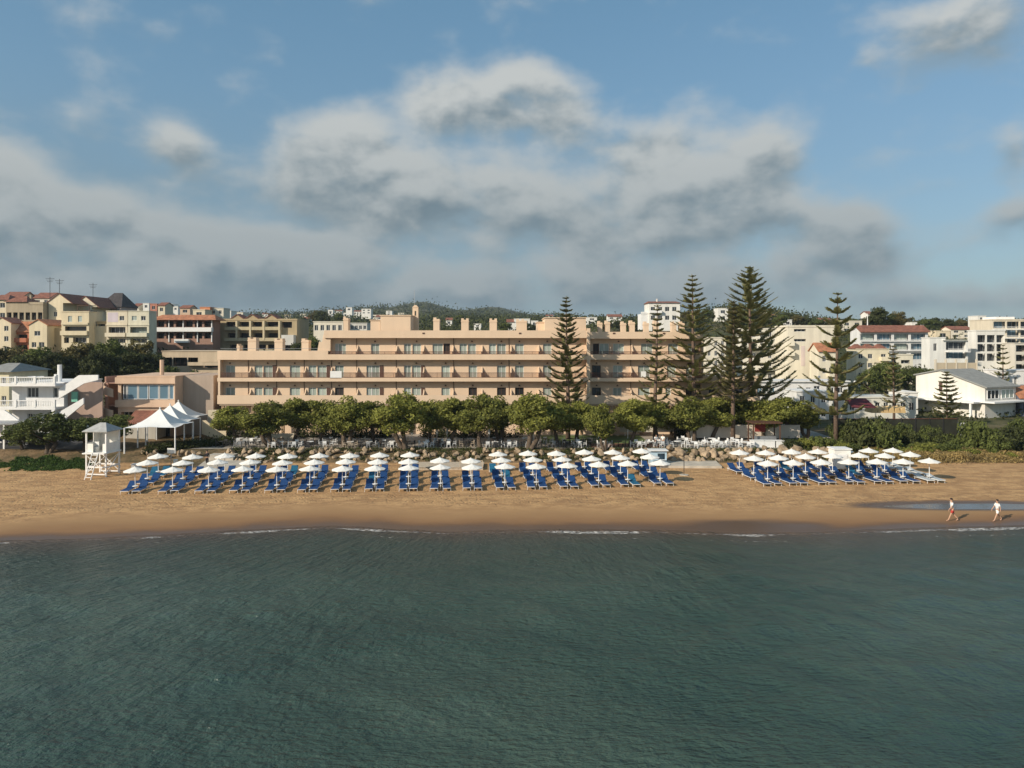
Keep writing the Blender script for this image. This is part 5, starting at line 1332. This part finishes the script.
mb = MB(); mb.box(-pw, -.35, -pd-.03, -pd+.03, ph+.02, ph+.95).box(.75, pw, -pd-.03, -pd+.03, ph+.02, ph+.95); mb.build('front_panel', M['canvas'], t)
mb = MB(); z0 = 4.8
for q in ((-1, 1), ):
    pass
mb.quad((-1.42, -1.42, z0+.05), (1.42, -1.42, z0+.05), (.35, 0, z0+.85), (-.35, 0, z0+.85)); mb.quad((1.42, 1.42, z0+.05), (-1.42, 1.42, z0+.05), (-.35, 0, z0+.85), (.35, 0, z0+.85))
mb.tri((1.42, -1.42, z0+.05), (1.42, 1.42, z0+.05), (.35, 0, z0+.85)); mb.tri((-1.42, 1.42, z0+.05), (-1.42, -1.42, z0+.05), (-.35, 0, z0+.85)); mb.box(-1.42, 1.42, -1.42, 1.42, z0-.03, z0+.045)
mb.build('roof', simple('grey_boards', (.4, .4, .38), .8, .15, 2), t)
mb = MB()
for sx in (-.1, .6): mb.tube([(sx, -pd-.5, ph), (sx, -pd-1.7, -.1)], .05, 5)
for k in range(7): f_ = (k+.5)/7; mb.box(-.1, .6, -pd-.5-1.2*f_-.06, -pd-.5-1.2*f_+.06, ph*(1-f_)-.02, ph*(1-f_)+.03)
mb.build('ladder', M['white'], t)
MB().box(-1.0, -.5, -.5, .1, ph, ph+.45).box(-1.0, -.5, .04, .1, ph+.45, ph+1.0).build('seat', M['white'], t)
p = hit(119.5, 474); o = MB().box(-.45, .45, -.3, .3, 0, .5).box(-.5, .5, -.35, .35, .5, .56).build('storage_box', M['plastic'], loc=(p.x+.3, p.y+3, G(p.x, p.y+3))); tag(o, 'white storage box behind the lifeguard tower on the sand', 'box')

# ---------------------------------------------------------------- white tents
def tent(px, by, wpx, label, hh=2.6, pk=1.9):
    p = hit(px, by); s = FPX/p.y; w = wpx/s/2; r = empty('peaked_tent', (p.x, p.y, p.z), R(4)); tag(r, label, 'tent', 'white peaked tents beside the peach villa')
    n = 16; mb = MB(); prev = None
    for i in range(9):
        f = i/8; ring = []
        for k in range(4*n//4*1):
            a = 2*math.pi*k/n + math.pi/4
            ca, sa = math.cos(a), math.sin(a); m_ = max(abs(ca), abs(sa)); sq = (ca/m_, sa/m_)
            edge = (1-f)
            q = (sq[0]*edge+ca*0, sq[1]*edge)
            sag = .12*(1-abs(math.sin(2*(a-math.pi/4)+math.pi/2)))*(1-f)
            zz = hh + pk*(f**1.7) - 0.0
            ring.append((w*q[0]*(1-sag*.5), w*q[1]*(1-sag*.5), zz+sag*.8))
        if prev:
            for k in range(n): j = (k+1) % n; mb.quad(prev[k], prev[j], ring[j], ring[k])
        prev = ring
    mb.build('canopy', M['tent'], r, smooth=True)
    for sx in (-1, 1):
        for sy in (-1, 1): MB().tube([(sx*w*.97, sy*w*.97, -.1), (sx*w*.97, sy*w*.97, hh+.02)], .09, 8).build('post', M['plastic'], r)
    MB().lathe([(.1, hh+pk-.02), (.09, hh+pk+.14), (0, hh+pk+.17)], 8).build('peak_cap', M['plastic'], r)
tent(160, 449, 49, 'foremost of the three white peaked tents beside the peach villa', 3.0, 2.05)
tent(170, 443.5, 45, 'middle of the three white peaked tents beside the peach villa', 3.0, 2.05)
tent(178.5, 439, 44, 'rearmost of the three white peaked tents beside the peach villa', 3.05, 2.1)

# ---------------------------------------------------------------- rock bank, hedge, slabs
def make_rock(seed):
    import bmesh
    bm = bmesh.new(); bmesh.ops.create_icosphere(bm, subdivisions=2, radius=.5); rr = random.Random(seed)
    off = Vector((rr.uniform(0, 50), rr.uniform(0, 50), rr.uniform(0, 50)))
    pl = [Vector((rr.gauss(0, 1), rr.gauss(0, 1), rr.gauss(0, 1))).normalized() for _ in range(7)]
    for v in bm.verts:
        d = v.co.normalized(); r_ = .5 + .2*mnoise.noise(d*1.6+off)
        c_ = d*r_
        for q in pl:
            e = c_.dot(q)-.31
            if e > 0: c_ -= q*e
        v.co = c_
    me = bpy.data.meshes.new('boulder'); bm.to_mesh(me); bm.free(); me.materials.append(M['rockmat'])
    o = bpy.data.objects.new('boulder', me); COL.objects.link(o); return o
rk = Pool([lambda i=i: make_rock(i) for i in range(8)])
k = 0
ROCKS = []
for px0, px1, n, ylo, yhi in ((140, 200, 20, 452, 459), (228, 262, 18, 451, 463), (262, 430, 72, 450, 464), (430, 660, 92, 450, 465), (668, 830, 90, 449, 464)):
    for i in range(n):
        px = px0+(px1-px0)*(i+rnd.random())/n; py = rnd.uniform(ylo, yhi)
        ROCKS.append((px, py, rnd.uniform(.5, 1.05)*(1.2 if px > 665 else .85)))
sec = [('between the tents and the slab', 140, 210), ('below the left end of the terrace', 210, 330), ('below the terrace, left of the middle', 330, 430), ('below the terrace, right of the middle', 430, 560), ('before the lawn and brown path', 560, 665), ('below the pale wall and white planters', 665, 900)]
for px, py, s in ROCKS:
    D = 86.2+(464-py)*.2; x = PX(px, D); z_ = .75 + (464-py)/11*.95
    nm, a, b = [q for q in sec if q[1] <= px < q[2]][0]
    size = 'large' if s > 1.15 else 'middling' if s > .85 else 'small'
    rk.place(k, (x, D, z_-.05), rnd.uniform(0, 6.28), (s*rnd.uniform(.9, 1.4), s, s*rnd.uniform(.7, 1.2)), f'{size} pale boulder in the rough stone bank {nm}', 'boulder', f'boulders {nm}'); k += 1
# hedge bank from the tents down to the terrace
pts = []
for _ in range(420):
    px = rnd.uniform(146, 232); f_ = (px-146)/86; py = 449-f_*8+rnd.uniform(-3, 3); D = 88.5+f_*6; x = PX(px, D); pts.append((x, D+rnd.uniform(-.6, .6), G(x, D)+.1))
tag(scatter_cover('hedge', pts, .13, 'leaf3', 30, .3, .35, 6), 'low dark hedge along the foot of the white tents', 'hedge')
def slab(name, label, quad, z1, z0, mat, cat='slab'):
    hs = [hit(*q) for q in quad]; zt = max(G(q.x, q.y) for q in hs)+z1; mb = MB()
    pts = [(q.x, q.y) for q in hs]; mb.prism(pts, 'z', zt-z0, zt); o = mb.build(name, M[mat]); tag(o, label, cat); return o
slab('concrete_slab', 'pale concrete landing behind the back row left of the rock bank', [(196, 470.5), (252, 469), (262, 461), (205, 462)], .1, .8, 'concrete')
slab('concrete_ramp', 'concrete walkway slanting up to the terrace left of the rock bank', [(207, 461.7), (233, 461.2), (238, 456.5), (214, 456)], .35, 1.2, 'concrete', 'ramp')
slab('concrete_slab', 'pale stone landing beside the shower pole under the rock bank', [(660, 468), (722, 468.5), (716, 462), (668, 461)], .08, .7, 'concrete')
dk = empty('boardwalk_deck'); tag(dk, 'low whitewashed timber deck behind the middle of the parasols', 'deck')
a, b = hit(399, 470.3), hit(483, 470.3); zz = .95
for i in range(12): MB().box(a.x, b.x, a.y+.02+i*.3, a.y+.29+i*.3, zz-.06, zz).build('plank', M['wood'], dk)
MB().box(a.x, b.x, a.y+.1, a.y+.2, .3, zz-.061).build('fascia', M['wood'], dk)
mb = MB()
for i in range(6): xx = b.x-.05-(b.x-a.x)*.0-i*1.0; 
for xx in (b.x-.08, b.x-2.6): mb.box(xx-.04, xx+.04, a.y+.05, a.y+.13, zz, zz+.75)
mb.box(b.x-2.6, b.x-.04, a.y+.07, a.y+.11, zz+.68, zz+.74); mb.build('handrail', M['wood'], dk)
# white booth behind the right block
D = 80.6; t = empty('lifeguard_booth', (PX(839.5, D), D, G(PX(839.5, D), D)), 0); tag(t, 'white boxy beach booth on short legs among the right block of parasols', 'beach booth')
w = .88
for sx in (-w+.1, w-.1):
    for sy in (-.7, .7): MB().box(sx-.07, sx+.07, sy-.07, sy+.07, -.3, .5).build('leg', M['white'], t)
MB().box(-w, w, -.8, .8, .5, 2.6).build('body', M['canvas'], t)
MB().box(-w-.12, w+.12, -.92, .92, 2.6, 2.7).build('roof', M['white'], t)
MB().box(-.5, .5, -.86, -.803, 1.3, 2.1).build('shutter', M['plastic'], t)
# little pale blue kiosk
p = hit(661, 468); t = empty('blue_kiosk', (p.x, p.y+2.0, G(p.x, p.y+2)-.05)); tag(t, 'small pale blue and white beach kiosk below the terrace wall', 'kiosk')
mb = MB(); wall_holes(mb, -.95, .95, 0, 1.75, -.6, .06, [(-.1, .75, .75, 1.45)]); mb.box(-.95, -.9, -.54, .6, 0, 1.75).box(.9, .95, -.54, .6, 0, 1.75).box(-.9, .9, .55, .6, 0, 1.75).build('body', M['kiosk_blue'], t)
MB().box(-1.1, 1.1, -.85, .75, 1.75, 1.83).build('roof', M['plastic'], t); MB().box(-.2, .85, -.85, -.6, .7, .74).build('counter', M['plastic'], t)
# shower pole
p = hit(684, 475); t = empty('beach_shower', (p.x, p.y, p.z)); tag(t, 'thin dark beach shower pole standing between the two parasol blocks', 'shower')
MB().tube([(0, 0, -.1), (0, 0, 2.6), (.05, -.1, 2.7), (.28, -.1, 2.7)], .04, 6).build('pole', M['darkmetal'], t)
MB().lathe([(.01, 2.69), (.1, 2.62), (.0, 2.62)], 8, (.28, -.1, 0)).build('shower_head', M['greymetal'], t); MB().lathe([(0, 0), (.5, 0), (.5, .05), (0, .05)], 12).build('base', M['concrete'], t)
# notice board
p = hit(167, 468); t = empty('notice_board', (p.x, p.y+1, G(p.x, p.y+1))); tag(t, 'cream notice board on a post behind the back row near the tents', 'notice board')
MB().tube([(0, 0, -.1), (0, 0, 2.0)], .04, 6).build('post', M['greymetal'], t); MB().box(-.42, .42, -.06, -.03, 1.5, 2.1).build('board', M['canvas'], t)
p = hit(175.5, 466); o = MB().lathe([(.2, 0), (.26, .7), (.28, .75), (0, .78)], 12).build('litter_bin', M['canvas'], loc=(p.x, p.y, p.z)); tag(o, 'cream litter bin beside the notice board post', 'litter bin')
# white planters and red kiosk at right of terrace
def planter(px, w, label):
    D = 92; x = PX(px, D); z_ = G(x, D); o = MB().box(-w/2, w/2, -.3, .3, 0, .85).box(-w/2-.05, w/2+.05, -.35, .35, .85, .92).build('white_counter', M['tent'], loc=(x, D, z_)); tag(o, label, 'counter', 'white counters at the terrace edge')
planter(757, 1.7, 'white counter at the terrace edge, leftmost of three'); planter(769, 1.3, 'white counter at the terrace edge, middle of three'); planter(779.5, .95, 'white counter at the terrace edge, rightmost and shortest of three')
D = 94.5; x = PX(764, D); t = empty('bar_pavilion', (x, D, G(x, D))); tag(t, 'small open bar pavilion with dark posts and red inner wall under the trees', 'pavilion')
for sx in (-1.7, 1.7):
    for sy in (-1, 1): MB().box(sx-.07, sx+.07, sy-.07, sy+.07, 0, 2.8).build('post', M['brownwood'], t)
MB().box(-1.95, 1.95, -1.3, 1.3, 2.8, 2.95).build('roof', M['brownwood'], t); MB().box(-.9, .5, .9, .95, 1.5, 2.5).build('back_panel', simple('dull_red', (.25, .04, .03)), t); MB().box(-1.5, 1.5, -.3, .2, 0, 1.05).build('bar', M['greymetal'], t)
# grey shade roof on posts by the brown path
D = 101; x = PX(612, D); t = empty('shade_canopy', (x, D, G(x, D))); tag(t, 'pale grey shade canopy on posts behind the brown path', 'canopy')
for sx in (-2, 2):
    for sy in (-1.2, 1.2): MB().box(sx-.05, sx+.05, sy-.05, sy+.05, 0, 2.2).build('post', M['plastic'], t)
MB().prism([(-1.4, 2.2), (1.4, 2.6), (1.4, 2.66), (-1.4, 2.26)], 'x', -2.2, 2.2).build('roof', M['greymetal'], t)
# awnings and fence at the right
o = MB().prism([(97, PZ(408, 97)), (97+3, PZ(408, 97)+1.0), (97+3, PZ(408, 97)+1.08), (97, PZ(408, 97)+.08)], 'x', PX(846, 99), PX(869, 99)).build('crimson_awning', M['crimson']); tag(o, 'crimson awning roof behind the dark green fence', 'awning')
t = empty('yellow_awning', (PX(872, 100), 100, 0)); tag(t, 'scalloped yellow-orange awning beside the crimson one', 'awning')
for i in range(6):
    x0 = i*.78; zb = PZ(413, 100); MB().prism([(x0, zb), (x0+.76, zb), (x0+.6, zb+.75+.1*(i % 2)), (x0+.2, zb+.6)], 'y', 0, 2.2).build('panel', M['yellowaw'], t)
f = empty('netted_fence', (0, 0, 0)); tag(f, 'dark green netted fence behind the shrubs at the right end of the beach', 'fence')
xa, xb = PX(832, 98.5), PX(957, 98.5); zb = 1.0; n = 9
MB().box(xa, xb, 98.5, 98.54, zb, PZ(419, 98.5)).build('netting', M['netting'], f)
for i in range(n+1): xx = xa+(xb-xa)*i/n; MB().box(xx-.04, xx+.04, 98.4, 98.49, zb, PZ(417.5, 98.5)).build('post', M['darkmetal'], f)
MB().box(xa, xb, 98.41, 98.47, PZ(418.5, 98.5)-.05, PZ(418.5, 98.5)).build('rail', simple('rust_rail', (.2, .08, .05), .8), f)
# pergola / parked car under roof at far left
t = empty('carport', (PX(8, 92), 92, G(PX(8, 92), 92))); tag(t, 'low carport with pale flat roof at the left edge beside the road', 'carport')
MB().box(-4.5, 1.9, -1.6, 2.2, 2.9, 3.05).build('roof', M['greymetal'], t)
for sx in (-4, .5): MB().box(sx-.1, sx+.1, -1.5, -1.3, -.5, 2.9).build('post', M['white'], t)
def make_car(label, mat, x, y, rz):
    c = empty('parked_car', (x, y, G(x, y)), rz); tag(c, label, 'car', 'cars parked at the left end of the beach road')
    prof = [(-2.05, .35), (-2.1, .75), (-1.95, .95), (-1.25, 1.02), (1.3, .98), (2.0, .85), (2.1, .6), (2.05, .35)]
    MB().prism(prof, 'y', -.85, .85).build('body', mat, c, bevel=.08)
    cab = [(-1.75, 1.0), (-1.35, 1.45), (.45, 1.47), (1.15, 1.0)]
    MB().prism(cab, 'y', -.74, .74).build('cabin', M['glass'], c, bevel=.05)
    MB().prism([(-1.3, 1.46), (-1.2, 1.52), (.35, 1.53), (.5, 1.47)], 'y', -.7, .7).build('roof', mat, c)
    for sx in (-1.3, 1.3):
        for sy in (-.8, .8):
            w_ = MB().tube([(sx, sy-.1, .33), (sx, sy+.1, .33)], .33, 16).build('wheel', M['cloth_k'], c)
            MB().tube([(sx, sy-.105, .33), (sx, sy+.105, .33)], .2, 12).build('rim', M['greymetal'], w_)
    for sy in (-.6, .6): MB().box(2.04, 2.11, sy-.16, sy+.16, .62, .76).build('headlight', M['plastic'], c); MB().box(-2.11, -2.04, sy-.14, sy+.14, .7, .84).build('tail_light', M['red'], c)
make_car('silver car parked behind the forked tree on the bank', simple('silver_paint', (.4, .42, .45), .3, .05, 1, metal=.3), PX(40, 92.5), 92.8, .05)
make_car('dark blue car parked under the carport at the left edge', simple('navy_paint', (.03, .04, .07), .25, .05, 1), PX(16, 93), 93.6, .1)
rd = grid('road', np.arange(PX(-30, 93), PX(100, 93), 1.), np.arange(90.5, 96.1, .5), lambda X, Y: gz(X, Y)+.02, M['asphalt']); rd['kind'] = 'structure'
# low parapet wall of the upper town at the left and street lamps
def lamp(px, D, ytop, label):
    x = PX(px, D); z_ = G(x, D); h_ = PZ(ytop, D)-z_; t = empty('street_lamp', (x, D, z_)); tag(t, label, 'street lamp', 'street lamps')
    MB().tube([(0, 0, -.2), (0, 0, h_)], [.07, .04], 8).build('pole', M['greymetal'], t); MB().lathe([(0, h_-.02), (.2, h_+.05), (.22, h_+.25), (0, h_+.38)], 10).build('lantern', M['plastic'], t)
lamp(87.3, 88.5, 428, 'globe street lamp rising behind the lifeguard tower'); lamp(819, 110, 378, 'tall thin street lamp beside the open pine'); lamp(855, 112, 383, 'thin street lamp right of the open pine')

# ---------------------------------------------------------------- terrace restaurant: tables and chairs
def make_chair(mat):
    mb = MB(); mb.box(-.22, .22, -.22, .22, .42, .46)
    for sx in (-.2, .2):
        for sy in (-.2, .2): mb.box(sx-.02, sx+.02, sy-.02, sy+.02, 0, .42 if sy < 0 else .88)
    mb.box(-.18, .18, .185, .215, .55, .86)
    for sx in (-.24, .2): mb.box(sx, sx+.04, -.2, .18, .62, .65)
    return mb.build('terrace_chair', M[mat])
def make_table(top):
    r = empty('terrace_table'); MB().lathe([(0, .71), (.45, .71), (.45, .75), (0, .75)], 14).build('tabletop', M[top], r)
    MB().tube([(0, 0, 0), (0, 0, .71)], .04, 6).lathe([(.0, .0), (.25, .0), (.25, .03), (0, .04)], 10).build('leg', M['darkmetal'], r); return r
chp = Pool([lambda: make_chair('darkmetal'), lambda: make_chair('plastic'), lambda: make_chair('greymetal'), lambda: make_chair('wood')])
tbp = Pool([lambda: make_table('darkmetal'), lambda: make_table('cloth_w'), lambda: make_table('greymetal')])
TB = []
for i in range(38):
    px = 226+i*14.1; 
    TB.append((px+rnd.uniform(-3, 3), 91.2+rnd.uniform(0, .8)))
for i in range(22): TB.append((232+i*24+rnd.uniform(-6, 6), 94.0+rnd.uniform(-.4, 1.2)))
TB.sort()
trunks = [hit(px, by) for (px, w_, ty, by, k_) in TAM]
cn = ['dark', 'white', 'grey', 'wooden']
for i, (px, D) in enumerate(TB):
    x = PX(px, D)
    if any((x-q.x)**2+(D-q.y)**2 < .9 for q in trunks): x += 1.1
    if 10.5 < x < 18 and D > 93: continue
    k = i % 3 if px < 640 else 1
    tbp.place(k, (x, D, G(x, D)+.014), 0, (1, 1, 1), f'round terrace table, {ORD[i]} from the left under the tamarisks', 'table', 'tables of the terrace restaurant')
    ck = [0, 1, 2, 0, 1, 1, 3][i % 7] if px < 640 else 1
    for j, (dx, dy, a, nm) in enumerate(((-.72, .05, math.pi/2, 'left'), (.72, -.05, -math.pi/2, 'right'), (.05, -.75, math.pi, 'sea'), (-.05, .75, 0, 'hotel'))):
        if j == 2 and i % 3 == 0: continue
        if j == 3 and i % 2: continue
        chp.place(ck, (x+dx, D+dy, G(x+dx, D+dy)+.014), a+rnd.uniform(-.3, .3), (1, 1, 1), f'{cn[ck]} chair on the {nm} side of the {ORD[i]} terrace table from the left', 'chair', 'chairs of the terrace restaurant')
# closed white parasols and white market umbrella on the terrace
for i, (px, D, lb) in enumerate(((412, 95.5, 'folded white parasol standing on the terrace left of the pair'), (437, 95.8, 'folded white parasol with white chairs around it on the terrace'), (447, 96, 'folded white parasol right beside another on the terrace'), (489, 95.6, 'folded white parasol between two leaning tamarisks'))):
    x = PX(px, D); t = empty('folded_parasol', (x, D, G(x, D))); tag(t, lb, 'parasol', 'folded parasols on the terrace')
    MB().tube([(0, 0, 0), (0, 0, 2.6)], .03, 6).build('pole', M['plastic'], t); MB().lathe([(.05, 1.0), (.16, 1.2), (.13, 1.9), (.05, 2.5), (0, 2.6)], 9).build('canopy', M['canvas'], t)
# white menu stand near the leaning tamarisk
D = 90.8; x = PX(530.5, D); t = empty('white_frame_stand', (x, D, G(x, D))); tag(t, 'white square frame stand at the terrace edge before the leaning tamarisk', 'stand')
MB().box(.3, .42, -.05, .05, 0, 2.1).build('post', M['plastic'], t); MB().box(-.55, .42, -.06, .06, 2.1, 2.22).build('arm', M['plastic'], t)
# low growth between the stones and along the terrace edge
pts = []
for _ in range(1500):
    px = rnd.uniform(228, 832); D = rnd.uniform(86.6, 90.6)
    if math.sin(px*.11)+math.sin(px*.043+2) < -.4 and D < 89.5: continue
    x = PX(px, D); pts.append((x, D, G(x, D)-.05))
tag(scatter_cover('bank_vegetation', pts, .11, 'leaf3', 22, .22, .12, 9), 'dark low growth among the boulders and along the terrace edge', 'vegetation', kind='stuff')
pts = []
for _ in range(700):
    px = rnd.uniform(222, 770); D = rnd.uniform(100.2, 101.8)
    if math.sin(px*.05) > .75 or 540 < px < 650: continue
    x = PX(px, D); pts.append((x, D, G(x, D)))
tag(scatter_cover('hedge', pts, .14, 'leaf3', 34, .3, .75, 10), 'dark hedge along the hotel ground floor behind the tamarisks', 'hedge')
# ---------------------------------------------------------------- people
def skin_mesh(name, chains, mat, parent=None, sub=1):
    """chains: lists of (x,y,z,r); a chain whose first point equals an existing vertex joins it"""
    V = []; Rr = []; E = []; idx = {}
    for ch in chains:
        prev = None
        for q in ch:
            key = tuple(round(c, 4) for c in q[:3])
            if key not in idx: idx[key] = len(V); V.append(q[:3]); Rr.append(q[3])
            i = idx[key]
            if prev is not None and prev != i: E.append((prev, i))
            prev = i
    me = bpy.data.meshes.new(name); me.from_pydata(V, E, []); o = bpy.data.objects.new(name, me); COL.objects.link(o)
    me.materials.append(mat)
    md = o.modifiers.new('skin', 'SKIN'); md.use_smooth_shade = True
    for i, r in enumerate(Rr): sv = me.skin_vertices[0].data[i]; sv.radius = (r, r); sv.use_root = (i == 0)
    if sub: ms = o.modifiers.new('sub', 'SUBSURF'); ms.levels = sub; ms.render_levels = sub
    if parent: o.parent = parent
    return o
def person(label, x, y, rz, h=1.72, step=.28, arms=(.35, -.3), shirt=None, trousers=None, long=False, skirt=False, fingers=True, z=None, stoop=0.0, female=False, group=None, hat=False):
    """facing local +x"""
    k = h/1.75; r = empty('person', (x, y, (G(x, y) if z is None else z)), rz); tag(r, label, 'person', group)
    S = lambda *a: tuple(c*k for c in a)
    st = stoop
    pel = S(0, 0, .93, .115); wst = S(.01+st*.2, 0, 1.08, .11); chs = S(.02+st*.5, 0, 1.30, .135); nk = S(.02+st*.9, 0, 1.46, .062); hd0 = S(.035+st*1.0, 0, 1.54, .07); hd1 = S(.045+st*1.05, 0, 1.64, .098); hd2 = S(.03+st*1.05, 0, 1.72, .07)
    nose = S(.15+st*1.05, 0, 1.62, .018); sw = .175 if female else .2
    ch = [[pel, wst, chs, nk, hd0, hd1, hd2], [hd1, nose]]
    limbs = {}
    for sd, sg in ((1, 1), (-1, -1)):
        f = step*sg
        hip = S(0, .09*sd, .88, .095); kn = S(f*.62+.03*(sg < 0), .10*sd, .49, .062); an = S(f*1.25-(.1 if sg < 0 else 0), .10*sd, .09+(.05 if sg < 0 else 0), .04); toe = S(f*1.25+.15-(.1 if sg < 0 else 0), .11*sd, .035, .032)
        ch.append([pel, hip, kn, S(*( (kn[0]*.55+an[0]*.45)/k, .1*sd, (kn[2]*.55+an[2]*.45)/k, .055)), an, toe])
        a = arms[0] if sd > 0 else arms[1]
        sh = S(.02+st*.55, sw*sd, 1.40, .052); el = S(.02+st*.55+a*.32, (sw+.05)*sd, 1.40-.27, .04); wr = S(.02+st*.5+a*.32+a*.35+.06, (sw+.05)*sd, .92+abs(a)*.12, .026); pm = S(wr[0]/k+.03, (sw+.05)*sd, wr[2]/k-.07, .034)
        ch.append([chs, sh, el, wr, pm])
        if fingers:
            for q in range(4):
                b = (pm[0]+(-.022+.015*q)*k, pm[1], pm[2]-.02*k); L = [.07, .085, .08, .06][q]*k
                ch.append([pm, (b[0], b[1]+.004*q*sd, b[2]-.02*k, .009*k), (b[0]+.012*k, b[1], b[2]-.02*k-L*.6, .008*k), (b[0]+.02*k, b[1]-.01*sd*k, b[2]-.02*k-L, .007*k)])
            ch.append([wr, (wr[0]+.035*k, wr[1]-.01*sd, wr[2]-.04*k, .011*k), (wr[0]+.05*k, wr[1]-.015*sd, wr[2]-.075*k, .009*k)])
        limbs[sd] = (hip, kn, sh, el, an, wr)
    skin_mesh('body', ch, M['skin'], r)
    g_ = lambda q, e: (q[0], q[1], q[2], q[3]+e)
    lerp = lambda a, b, t, e=0: tuple(a[i]*(1-t)+b[i]*t for i in range(3)) + ((a[3]*(1-t)+b[3]*t)+e,)
    cs = [[g_(pel, .022), g_(wst, .025), g_(chs, .02), g_(lerp(chs, nk, .7), .012)]]
    for sd in (1, -1):
        hip, kn, sh, el, an, wr = limbs[sd]; cs.append([g_(chs, .02), g_(sh, .02), lerp(sh, el, .75 if not long else 1, .022)] + ([lerp(el, wr, .85, .02)] if long else []))
    skin_mesh('shirt', cs, M[shirt or 'cloth_w'], r)
    cs = [[g_(lerp(pel, wst, .3), .02), g_(pel, .03)]]
    cs2 = []
    for sd in (1, -1):
        hip, kn, sh, el, an, wr = limbs[sd]
        t_ = 1.0 if trousers and trousers[1] == 'long' else .75
        seg = [g_(pel, .03), g_(hip, .026), lerp(hip, kn, t_, .024)]
        if t_ == 1.0: seg.append(lerp(kn, an, .85, .022))
        cs.append(seg)
    skin_mesh('trousers' if trousers and trousers[1] == 'long' else 'shorts', cs, M[trousers[0] if trousers else 'red'], r)
    mb = MB(); c = hd1
    mb.lathe([(.0, .115*k), (.06*k, .105*k), (.098*k, .05*k), (.104*k, .0), (.095*k, -.03*k)], 12, (c[0]-.022*k, 0, c[2]+.02*k)); mb.build('hair', M['hair'], r, smooth=True)
    for sd in (1, -1):
        MB().lathe([(0, -.012*k), (.012*k, 0), (0, .012*k)], 6, (c[0]+.088*k, .034*sd*k, c[2]+.012*k)).build('eye', M['cloth_k'], r)
        MB().lathe([(0, -.03*k), (.016*k, 0), (0, .03*k)], 6, (c[0]-.005*k, .1*sd*k, c[2]-.005*k)).build('ear', M['skin'], r)
    MB().box(c[0]+.085*k, c[0]+.1*k, -.022*k, .022*k, c[2]-.052*k, c[2]-.044*k).build('mouth', M['red'], r)
    return r
p = hit(952.5, 521); person('walker in white shirt and red shorts, left of the two at the water edge', p.x, p.y, R(180-12), 1.9, .26, (.3, -.25), 'cloth_w', ('red', 'short'), stoop=.05)
p = hit(997.5, 521); person('walker dressed all in white, right of the two at the water edge', p.x, p.y, R(8+180), 1.80, .30, (-.25, .3), 'cloth_w', ('cloth_w', 'short'), female=True)
p = hit(203.5, 467); person('person in black standing behind the back row near the concrete slab', p.x, p.y+1, R(-90), 1.75, .05, (.05, -.05), 'cloth_k', ('cloth_k', 'long'), long=True, fingers=False)
D = 91; x = PX(402, D); person('waiter in white standing by the big tamarisk trunk on the terrace', x, D, R(180), 1.75, .1, (.3, .1), 'cloth_w', ('cloth_k', 'long'), fingers=False, z=G(x, D)+.014)
x = PX(656, 90.9); person('person in white shirt above the pale blue kiosk, left of a pair', x, 90.9, R(-60), 1.7, .05, (.3, .1), 'cloth_w', ('greymetal', 'long'), fingers=False, z=G(x, 90.9)+.014)
x = PX(663, 91.1); person('person in pale shirt above the blue kiosk, right of a pair', x, 91.1, R(-120), 1.72, .05, (.2, .3), 'canvas', ('cloth_k', 'long'), fingers=False, z=G(x, 91.1)+.014)
# ---------------------------------------------------------------- thin sea air
hm = bpy.data.materials.new('haze_air'); hm.use_nodes = True; hm.node_tree.nodes.clear()
vo = hm.node_tree.nodes.new('ShaderNodeVolumePrincipled'); ou = hm.node_tree.nodes.new('ShaderNodeOutputMaterial')
vo.inputs['Color'].default_value = (.75, .88, 1, 1); vo.inputs['Density'].default_value = .00013; vo.inputs['Anisotropy'].default_value = .2
hm.node_tree.links.new(vo.outputs[0], ou.inputs['Volume'])
hz_ = MB().box(-14000, 14000, -1600, 5200, -10, 135).build('haze', hm); hz_['kind'] = 'stuff'; hz_['label'] = 'thin pale haze in the air over the far hills'
